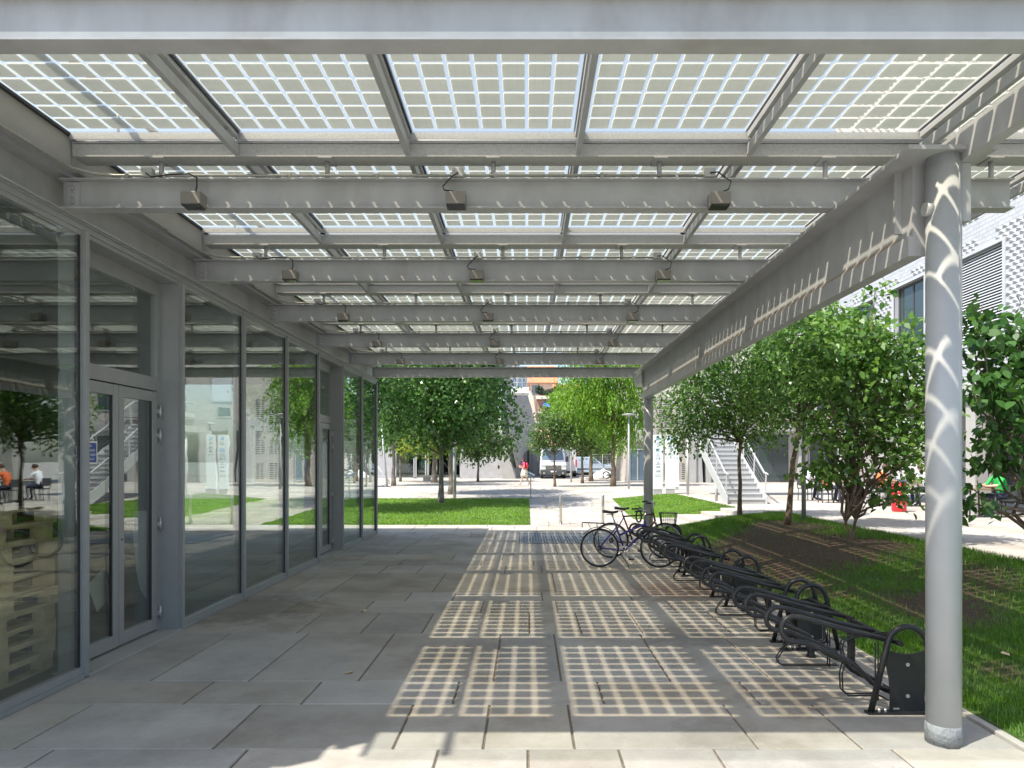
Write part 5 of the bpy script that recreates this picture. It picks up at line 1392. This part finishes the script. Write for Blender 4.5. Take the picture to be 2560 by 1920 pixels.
o_ = wallpoly([tp(1254, 1080), tp(1290, 1200), tp(1302, 1200), tp(1302, 1150), tp(1282, 1000), tp(1250, 1000)], TY+.6, TY+5, 'buttress', 'concrete'); shear(o_, tp(1250, 0)[0])
fl_ = [tp(1226, 880), tp(1292, 880), tp(1322, 985)]+[tp(1330, 1010), tp(1338, 1045), tp(1342, 1075)]
fl_ += [tp(1335, 1100), tp(1322, 1118), tp(1308, 1135), tp(1300, 1158), tp(1290, 1170), tp(1275, 1100), tp(1262, 1000), tp(1250, 960)]
o_ = wallpoly(fl_, TY-.5, TY+4, 'flaring_tower', 'concrete'); shear(o_, tp(1240, 0)[0])
b0 = tp(1280, 990); b1 = tp(1322, 976)
build(MB().box(b0[0], b1[0], TY-2.4, TY-.5, b0[1], b1[1]), 'balcony', M['white'], rb)
rl = MB()
for z in (b1[1]+.35, b1[1]+.7, b1[1]+1.05): rl.tube([(b0[0], TY-2.35, z), (b1[0], TY-2.35, z), (b1[0], TY-.55, z)], .022, 6)
for i in range(6): x = b0[0]+(b1[0]-b0[0])*i/5; rl.tube([(x, TY-2.35, b1[1]), (x, TY-2.35, b1[1]+1.05)], .02, 6)
c0 = tp(1326, 985); c1 = tp(1343, 1085)
for k in (0, .5, 1.0): rl.tube([(b1[0], TY-1.5, b1[1]+.1+k), (c0[0]+.25, TY-.6, c0[1]-.2+k), (c1[0]+.1, TY-.4, c1[1]+k)], .025, 6)
build(rl, 'balcony_railing', M['galv'], rb)
far_window(1280, 1318, 915, 974, TY-.5, rb, 'window', 'galv', 'screen', 3)
# glazed entrance
x0, zt = tp(988, 1112); x1, zb = tp(1152, 1196); 
ent = MB()
for px in (989, 1035, 1040, 1064, 1070, 1091, 1104, 1151): x, _ = tp(px, 1150); ent.box(x-.05, x+.05, TY-.02, TY+.1, zb, zt-.08)
ent.box(x0, x1, TY-.02, TY+.1, zt-.12, zt).box(x0, x1, TY-.02, TY+.1, gz, gz+.12)
e_ = build(ent, 'glazed_entrance', M['galv'], rb)
build(MB().box(x0, x1, TY+.03, TY+.05, gz, zt), 'pane', glass_mat('entrance glass', (.55, .68, .66), .10), e_)
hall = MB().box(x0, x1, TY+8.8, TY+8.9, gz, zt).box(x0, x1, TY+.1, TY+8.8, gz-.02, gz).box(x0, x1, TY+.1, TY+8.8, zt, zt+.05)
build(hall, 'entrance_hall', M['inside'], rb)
for i, (px, lab, top) in enumerate(((1022, 'dark clothed person standing behind the entrance glass, left of the doors', 'navy'), (1056, 'person in a pale top standing behind the glass doors', 'whitec'), (1028, 'person in dark clothes standing deeper in the entrance hall', 'navy'))):
    Y = TY+1.2+(2 if i == 2 else 0); person_stand(((px-CX)*Y/F, Y, gz), 200+40*i, lab, top, 'navy')

# ------------------------------------------------------------------ boundary, far houses
bw = tag(build(MB().prism([P(1300, 1198, 66), P(1424, 1198, 66), P(1424, 1116, 66), P(1300, 1118, 66)], 66, 66.3, 'y'), 'boundary_wall', M['concrete']), 'pale concrete boundary wall behind the white van', 'wall')
jn = MB()
for px in (1330, 1345, 1360, 1376, 1392, 1408): x, zt = P(px, 1118, 66); jn.box(x-.015, x+.015, 65.985, 66, .4, zt)
build(jn, 'panel_joints', M['vang'], bw); x, zt = P(1318, 1123, 66); x1, _ = P(1323, 1123, 66)
build(MB().box(x, x1, 65.98, 66, .42, zt), 'side_door', M['vang'], bw)
sh = thing('shed', 'low building with a faded red tiled roof behind the boundary wall', 'building', (3, 68, .4))
q0, q1 = P(1300, 1116, 70), P(1440, 1116, 70)
build(MB().box(q0[0], q1[0], 70, 78, .4, q0[1]), 'wall', M['cream'], sh)
zr = P(0, 1076, 74)[1]
build(MB().prism([(69.6, q0[1]-.1), (74, zr), (78.4, q0[1]-.1), (78.4, q0[1]+.05), (74, zr+.2), (69.6, q0[1]+.05)], q0[0]-.3, q1[0]+.3, 'x'), 'roof', M['roofp'], sh)
ap = thing('apartment_house', 'red brick apartment house with planted roof terrace and blue awnings', 'building', (8, 92, .4))
AY = 90.0
def a_(px, py): return P(px, py, AY)
x0, _ = a_(1341, 0); x1, _ = a_(1480, 0); ztop = a_(0, 995)[1]
build(MB().box(x0, x1, AY, AY+10, .4, ztop), 'wall', M['brickr'], ap)
for (pt, pb) in ((990, 998), (1029, 1033), (1053, 1060)):
    build(MB().box(x0-.1, x1+.1, AY-.5, AY+.02, a_(0, pb)[1], a_(0, pt)[1]), 'floor_slab', M['cream'], ap)
build(MB().box(a_(1382, 0)[0], x1, AY-.4, AY-.01, a_(0, 1029)[1], a_(0, 1000)[1]), 'loggia', M['inside'], ap)
for (p0, p1, t0, t1) in ((1359, 1377, 1005, 1017), (1365, 1377, 1041, 1049)):
    w = build(MB().box(a_(p0, 0)[0], a_(p1, 0)[0], AY-.06, AY-.003, a_(0, t1+4)[1], a_(0, t0-1)[1]), 'window', M['farglass'], ap)
    build(MB().prism([(AY-.9, a_(0, t1)[1]), (AY-.05, a_(0, t0)[1]), (AY-.05, a_(0, t0)[1]-.06), (AY-.9, a_(0, t1)[1]-.06)], a_(p0-.5, 0)[0], a_(p1+.5, 0)[0], 'x'), 'awning', M['awn'], w)
tz = ztop; rg = MB().box(x0, x1, AY-.42, AY-.38, tz+.9, tz+.95)
for i in range(40): x = x0+(x1-x0)*i/39; rg.box(x-.015, x+.015, AY-.42, AY-.39, tz, tz+.9)
build(rg, 'terrace_railing', M['vang'], ap)
build(MB().prism([a_(1352, 978), a_(1384, 968), a_(1386, 971), a_(1353, 982)], AY+.5, AY+4, 'y'), 'terrace_canopy', mat('brown canvas', (.20, .09, .05), .8), ap)
build(MB().box(a_(1388, 0)[0], x1, AY+3, AY+9, tz, a_(0, 962)[1]), 'penthouse', M['cream'], ap)
build(MB().prism([(AY+2.3, a_(0, 962)[1]), (AY+6, a_(0, 948)[1]), (AY+9.6, a_(0, 962)[1])], a_(1386, 0)[0], x1+.4, 'x'), 'roof', M['roofo'], ap)
for (px, py, r_, m_) in ((1349, 975, 7, 'hedge'), (1362, 985, 6, 'small'), (1376, 986, 6, 'hedge'), (1393, 970, 6, 'small'), (1412, 984, 6, 'hedge')):
    x, z = a_(px, py); s = r_*AY/F
    o = leaves([((x, AY+.3, z), (s, s, s*1.3))], 260, .30, M[m_], 'foliage', None, spread=.22, shell=.05)
    pt_ = bpy.data.objects.new('terrace_plant', None); C.objects.link(pt_); o.parent = pt_
    build(MB().lathe(x, AY+.3, [(.25, tz), (.32, tz+.5), (.05, tz+.5), (.05, z)], 10), 'pot', M['roofo'], pt_)
    tag(pt_, {1349: 'tall dark potted shrub at the left end of the roof terrace', 1362: 'light green potted plant under the brown terrace canopy', 1376: 'dark potted plant right of the brown terrace canopy', 1393: 'light green shrub before the terrace penthouse', 1412: 'dark potted plant at the right of the roof terrace'}[px], 'potted plant', 'plants on the roof terrace')
ph_ = thing('peach_house', 'peach coloured house with an orange tiled roof rising behind the apartment house', 'building', (3, 112, .4))
HY = 110.0
hx0, hz = P(1325, 956, HY); hx1, _ = P(1386, 956, HY)
build(MB().box(hx0, hx1, HY, HY+12, .4, hz), 'wall', M['peach'], ph_)
build(MB().prism([(HY-.6, hz-.1), (HY+6, P(0, 915, HY+6)[1]), (HY+12.6, hz-.1)], hx0-.6, hx1+.6, 'x'), 'roof', M['roofo'], ph_)
ck = P(1388, 930, HY); build(MB().box(ck[0], ck[0]+.6, HY+2, HY+2.6, hz, ck[1]), 'chimney', M['cream'], ph_)
w_x, w_z = P(1330, 968, HY); build(MB().box(w_x, w_x+1.2, HY-.05, HY-.003, w_z-1.2, w_z+.3), 'window', M['screen'], ph_)
# hedge mass behind the vans
hg = []
for i in range(12): x, z = P(1440+i*13, 1140-8*(i % 3), 73); hg.append(((x, 73+(i % 2)*1.5, z*.62), (1.3, 1.2, 2.2)))
tag(leaves(hg, 6500, .30, M['hedge'], 'hedge', None, spread=.25), 'dark green hedge mass behind the parked vans and mesh fence', 'hedge', None, 'stuff')
bgx = [pxblob(1400, 1040, 80, 55, 60), pxblob(1450, 1000, 80, 50, 60), pxblob(1370, 1070, 80, 35, 35), pxblob(1510, 1060, 80, 60, 50)]
tree('background_tree', 'bushy mid green tree between the apartment house and the parked vans', (4.5, 80, .4), 3.5, .2, bgx, 5500, .42, M['small'], 'bark', spread=.4, shell=.4)
bgl = [pxblob(700+i*70, 920-30*(i % 2), 75, 90, 110) for i in range(4)]
tree('background_tree', 'large dark tree beyond the rendered building, left of the view', (-22, 75, .4), 4, .3, bgl, 4000, .5, M['maple'], 'bark', spread=.5, shell=.4)

# ------------------------------------------------------------------ vans
def road_wheel(root, x, y, r, w, side):
    ty = build(MB().tube([(x-w/2, y, r), (x+w/2, y, r)], r, 28), 'wheel', M['tyre'], root, .02, local=True)
    xo = x+side*(w/2+.002)
    rm = MB().tube([(xo-.01, y, r), (xo+.01, y, r)], r*.62, 20)
    build(rm, 'rim', M['rim'], ty, local=True)
def van(label, loc, rotz, prof, hw, taper, glassq, paint, big, rear_text=None):
    t = thing('van', label, 'van', loc, None, R(rotz))
    b = MB().prism(prof, -hw, hw, 'x')
    b.xf(lambda v: Vector((v.x*(1-taper*max(0, v.z-1.1)), v.y, v.z)))
    build(b, 'body', M[paint], t, .06, local=True)
    L_ = max(p[0] for p in prof)
    for (name, poly, m_) in glassq:
        q = MB()
        if name == 'windscreen':
            (y0, z0), (y1, z1) = poly; w0 = hw*.90*(1-taper*max(0, z0-1.1)); w1 = hw*.84*(1-taper*max(0, z1-1.1)); e = .012
            q.add([(-w0, y0-e, z0+e), (w0, y0-e, z0+e), (w1, y1-e, z1+e), (-w1, y1-e, z1+e), (-w0, y0+.03, z0-.01), (w0, y0+.03, z0-.01), (w1, y1+.03, z1-.01), (-w1, y1+.03, z1-.01)], [(0, 1, 2, 3), (7, 6, 5, 4), (0, 4, 5, 1), (1, 5, 6, 2), (2, 6, 7, 3), (3, 7, 4, 0)])
            build(q, name, M[m_], t, local=True)
        else:
            for s in (-1, 1):
                q = MB(); vs = []
                for d in (0, .03):
                    for (y, z) in poly: xx = hw*(1-taper*max(0, z-1.1))+.008-d; vs.append((s*xx, y, z))
                n = len(poly); q.add(vs, [tuple(range(n)), tuple(range(2*n-1, n-1, -1))]+[(i, (i+1) % n, (i+1) % n+n, i+n) for i in range(n)])
                build(q, name, M[m_], t, local=True)
    r = .345 if big else .31
    for y in (.95, L_-1.15):
        for s in (-1, 1): road_wheel(t, s*(hw-.13), y, r, .22, s)
    # front end
    gr = MB()
    for i in range(4): gr.box(-hw*.55, hw*.55, -.03, -.005, .78+i*.075, .815+i*.075)
    build([(gr, M['chrome']), (MB().box(-hw*.6, hw*.6, -.022, .02, .74, 1.06), M['vang'])], 'grille', None, t, local=True)
    build(MB().prism([(-.06, .30), (-.06, .60), (-.03, .74), (.25, .74), (.5, .55), (.5, .30)], -hw*1.005, hw*1.005, 'x'), 'bumper', M['vang'], t, .03, local=True)
    for s in (-1, 1):
        build(MB().box(min(s*hw*.62, s*hw*.97), max(s*hw*.62, s*hw*.97), -.018, .12, .90, 1.13), 'headlight', M['headl'], t, .03, local=True)
        build(MB().tube([(s*hw*.72, -.068, .45), (s*hw*.72, -.055, .45)], .06, 14), 'fog_lamp', M['headl'], t, local=True)
        mx = hw*(1-taper*.4)
        build(MB().box(min(s*(mx+.05), s*(mx+.27)), max(s*(mx+.05), s*(mx+.27)), 1.05, 1.17, 1.35, 1.78), 'mirror', M['vang'], t, .03, local=True)
    em = MB()
    pts = [(0, .13), (.075, 0), (0, -.13), (-.075, 0)]; inn = [(0, .08), (.045, 0), (0, -.08), (-.045, 0)]
    for i in range(4):
        a, b_, c, d = pts[i], pts[(i+1) % 4], inn[(i+1) % 4], inn[i]
        em.prism([(p[0], p[1]+1.02) for p in (a, b_, c, d)], -.055, -.025, 'y')
    build(em, 'emblem', M['chrome'], t, local=True)
    build([(MB().box(-.26, .26, -.075, -.062, .52, .63), M['white']), (MB().box(-.26, -.22, -.077, -.075, .52, .63).box(.22, .26, -.077, -.075, .52, .63), M['signblue'])], 'number_plate', None, t, local=True)
    return t
master = [(0, .32), (0, 1.10), (.10, 1.22), (.95, 1.42), (1.75, 2.28), (2.1, 2.52), (2.5, 2.62), (5.5, 2.62), (5.55, .32)]
gq = [('windscreen', ((1.0, 1.46), (1.74, 2.26)), 'screen'), ('side_window', [(1.25, 1.42), (1.75, 2.02), (2.35, 2.02), (2.35, 1.42)], 'screen')]
vb = at(1383, 1198); vY = 54.0
v1 = van('white delivery van facing the plaza beside the boundary wall', ((1383.5-CX)*vY/F, vY, .43), 0, master, 1.03, .075, gq, 'vanw', True)
lt = text_mb('RENT MAX', .16, lambda c: (c.x, .52-.002-c.z, 1.335+.22*(c.y)+.0)); 
build(MB().add([(p[0], .35+(p[2]-1.335)*4.0, 1.29+(p[2]-1.335)*1.0+.008) for p in lt.v], lt.f), 'lettering', M['signblue'], v1, local=True)
v2Y = 60.0
v2 = van('white rental van seen from behind, with RENT MAX on its doors', ((1414-CX)*v2Y/F, v2Y+5.55, .43), 180, master, 1.03, .075, gq, 'vanw', True)
def back(c, z0, sc=1): return (-c.x*sc-.60, 5.565+c.z, z0+c.y*sc)
l1 = text_mb('RENT', .24, lambda c: back(c, 1.86)); l2 = text_mb('MAX', .24, lambda c: back(c, 1.66))
build(l1, 'lettering', M['ink'], v2, local=True); build(l2, 'lettering', mat('orange lettering', (.85, .42, .03), .5), v2, local=True)
build([(MB().box(-.3, .3, 5.56, 5.575, .78, .89), M['white']), (MB().box(-.95, .95, 5.5, 5.62, .32, .52), M['vang']), (MB().box(-1.0, -.86, 5.55, 5.575, .9, 1.5).box(.86, 1.0, 5.55, 5.575, .9, 1.5), M['red']), (MB().box(-.012, .012, 5.55, 5.572, .52, 2.5), M['vang'])], 'rear_fittings', None, v2, local=True)
kang = [(0, .28), (0, .85), (.1, .98), (.95, 1.12), (1.55, 1.68), (1.9, 1.80), (4.1, 1.82), (4.28, 1.2), (4.3, .28)]
kq = [('windscreen', ((1.0, 1.15), (1.52, 1.66)), 'screen'), ('side_window', [(1.2, 1.15), (1.62, 1.62), (2.2, 1.66), (2.2, 1.15)], 'screen'), ('side_trim', [(.3, .55), (.3, .68), (4.1, .68), (4.1, .55)], 'vang')]
kY = 68.0
van('pale blue grey small van parked side on behind the mesh fence', ((1526-CX)*kY/F, kY, .43), 90, kang, .92, .10, kq, 'vanb', False)
person_stand(((1327-CX)*56.0/F+.85, 56.0, .43), 20, 'person in a white shirt bending beside the white van', 'whitec', 'navy', lean=.35)
# mesh fence panels
fy = 52.0
for i, (p0, p1) in enumerate(((1473, 1506), (1507, 1541))):
    x0, zt = P(p0, 1136, fy); x1, _ = P(p1, 1136, fy); zb = .47
    t = thing('mesh_fence', ['temporary wire mesh fence panel nearer the white vans', 'temporary wire mesh fence panel behind the tall locust trunk'][i], 'fence', ((x0+x1)/2, fy, .42), 'temporary mesh fence panels')
    f = MB().tube([(x0, fy, zb), (x0, fy, zt), (x1, fy, zt), (x1, fy, zb)], .022, 6, True); build(f, 'fence_frame', M['galv'], t)
    w = MB(); n = 9
    for k in range(1, n): x = x0+(x1-x0)*k/n; w.tube([(x, fy, zb), (x, fy, zt)], .006, 3, caps=False)
    for k in range(1, 10): z = zb+(zt-zb)*k/10; w.tube([(x0, fy, z), (x1, fy, z)], .006, 3, caps=False)
    build(w, 'wire_mesh', M['galv'], t)
    build(MB().box(x0-.25, x0+.25, fy-.12, fy+.12, .41, .55), 'fence_foot', M['concrete'], t)
# tarpaulin heap, scooter
b = at(1511, 1196)
hp = MB().ball((0, 0, 0), (1.0, .6, .9), 26, 16)
hp.v = [(x*(1+.25*noise.noise(Vector((x*3, y*3, z*3)))), y, max(0, z)*(1+.3*noise.noise(Vector((x*4, y*4, z*4+5))))) for x, y, z in hp.v]
hp.xf(lambda v: Vector((v.x*1.0+b.x, v.y+b.y, v.z*.78+.42)))
tag(build(hp, 'tarpaulin_heap', M['tarp']), 'crumpled white tarpaulin heap in front of the mesh fence', 'tarpaulin')
b = at(1553, 1200); 
t = thing('scooter', 'dark motor scooter under a cover parked right of the tall locust trunk', 'scooter', (b.x, b.y, b.z))
bd = MB().tube([(-.75, 0, .55), (-.5, 0, .75), (-.1, 0, .72), (.1, 0, .45), (.45, 0, .45), (.62, 0, .8), (.66, 0, 1.0)], [.10, .17, .19, .15, .13, .14, .06], 12)
build(bd, 'body', M['vang'], t, local=True)
for x in (-.6, .72):
    w = MB().tube([(x+.19*math.cos(a), 0, .25+.19*math.sin(a)) for a in np.linspace(0, 6.283, 25)[:-1]], .06, 8, True); build(w, 'wheel', M['tyre'], t, local=True)
build(MB().tube([(.66, 0, .98), (.6, -.3, 1.05)], .018, 6).tube([(.66, 0, .98), (.6, .3, 1.05)], .018, 6).ball((.72, 0, .85), (.08, .08, .1)), 'handlebar', M['vang'], t, local=True)
build(MB().ball((-.35, 0, .88), (.38, .14, .07)), 'saddle', M['saddle'], t, local=True)
b = at(1540, 1199)
t = thing('parked_motorbike', 'black motorbike partly hidden behind the tall locust trunk', 'motorbike', (b.x, b.y+.8, b.z))
for x in (-.65, .65):
    w = MB().tube([(x+.26*math.cos(a), 0, .32+.26*math.sin(a)) for a in np.linspace(0, 6.283, 25)[:-1]], .055, 8, True); build(w, 'wheel', M['tyre'], t, local=True)
build(MB().tube([(-.7, 0, .75), (-.3, 0, .72), (.1, 0, .82), (.45, 0, .75), (.65, 0, .32)], [.06, .10, .17, .10, .04], 10).tube([(-.65, 0, .32), (-.1, 0, .4), (.2, 0, .45)], [.04, .14, .16], 10), 'body', M['vang'], t, local=True)
build(MB().tube([(.5, 0, .9), (.4, -.32, 1.0)], .016, 6).tube([(.5, 0, .9), (.4, .32, 1.0)], .016, 6), 'handlebar', M['chrome'], t, local=True)

# fallen leaves on the bank and pavement
for i, (x, y) in enumerate(((3.55, 4.75), (4.2, 6.0), (3.9, 5.2), (4.7, 9.3), (4.4, 11.0), (-1.55, 5.95), (-2.0, 8.4))):
    z = bank(x, y)+.05 if x > KX else .004
    q = MB().add([(-.05, -.02, 0), (0, -.035, .006), (.05, 0, .012), (.01, .03, .004), (-.05, -.02, .001), (0, -.035, .007), (.05, 0, .013), (.01, .03, .005)], [(3, 2, 1, 0), (4, 5, 6, 7)])
    a = i*1.3; q.xf(lambda v: Vector((x+v.x*math.cos(a)-v.y*math.sin(a), y+v.x*math.sin(a)+v.y*math.cos(a), z+v.z)))
    tag(build(q, 'fallen_leaf', M['wood']), 'dry tan fallen leaf lying on the %s' % ('grass bank' if x > KX else 'shaded pavement'), 'leaf', 'fallen leaves on the grass' if x > KX else 'fallen leaves on the pavement')

# ------------------------------------------------------------------ light, sky, camera
w = bpy.data.worlds.new('World'); SC.world = w; w.use_nodes = True
nt = w.node_tree; bg = nt.nodes['Background']
sky = nt.nodes.new('ShaderNodeTexSky'); sky.sky_type = 'NISHITA'; sky.sun_disc = False
sdir = Vector((.585, .355, -1.0)).normalized()
el = math.asin(-sdir.z); az_ = math.atan2(-sdir.x, -sdir.y)
sky.sun_elevation = el; sky.sun_rotation = az_
sky.air_density = 1.0; sky.dust_density = 2.0; sky.ozone_density = 1.0; sky.altitude = 120
nt.links.new(sky.outputs[0], bg.inputs[0]); bg.inputs[1].default_value = .15
sl = bpy.data.lights.new('sun', 'SUN'); sl.energy = 4.2; sl.angle = R(.55); sl.color = (1, .95, .87)
so = bpy.data.objects.new('sun', sl); C.objects.link(so); so.rotation_euler = sdir.to_track_quat('-Z', 'Y').to_euler()
cam = bpy.data.cameras.new('camera'); co = bpy.data.objects.new('camera', cam); C.objects.link(co)
co.location = (0, 0, H); co.rotation_euler = (R(90), 0, 0)
cam.sensor_width = 36; cam.sensor_fit = 'HORIZONTAL'; cam.lens = F/2560*36
cam.shift_x = -(CX-1280)/2560; cam.shift_y = (CY-960)/2560
cam.clip_start = .05; cam.clip_end = 2000
SC.camera = co
SC.view_settings.view_transform = 'Standard'; SC.view_settings.look = 'None'; SC.view_settings.gamma = 1
SC.view_settings.exposure = .93
SC.cycles.max_bounces = 10; SC.cycles.diffuse_bounces = 4; SC.cycles.glossy_bounces = 4; SC.cycles.transparent_max_bounces = 16
SC.cycles.transmission_bounces = 6
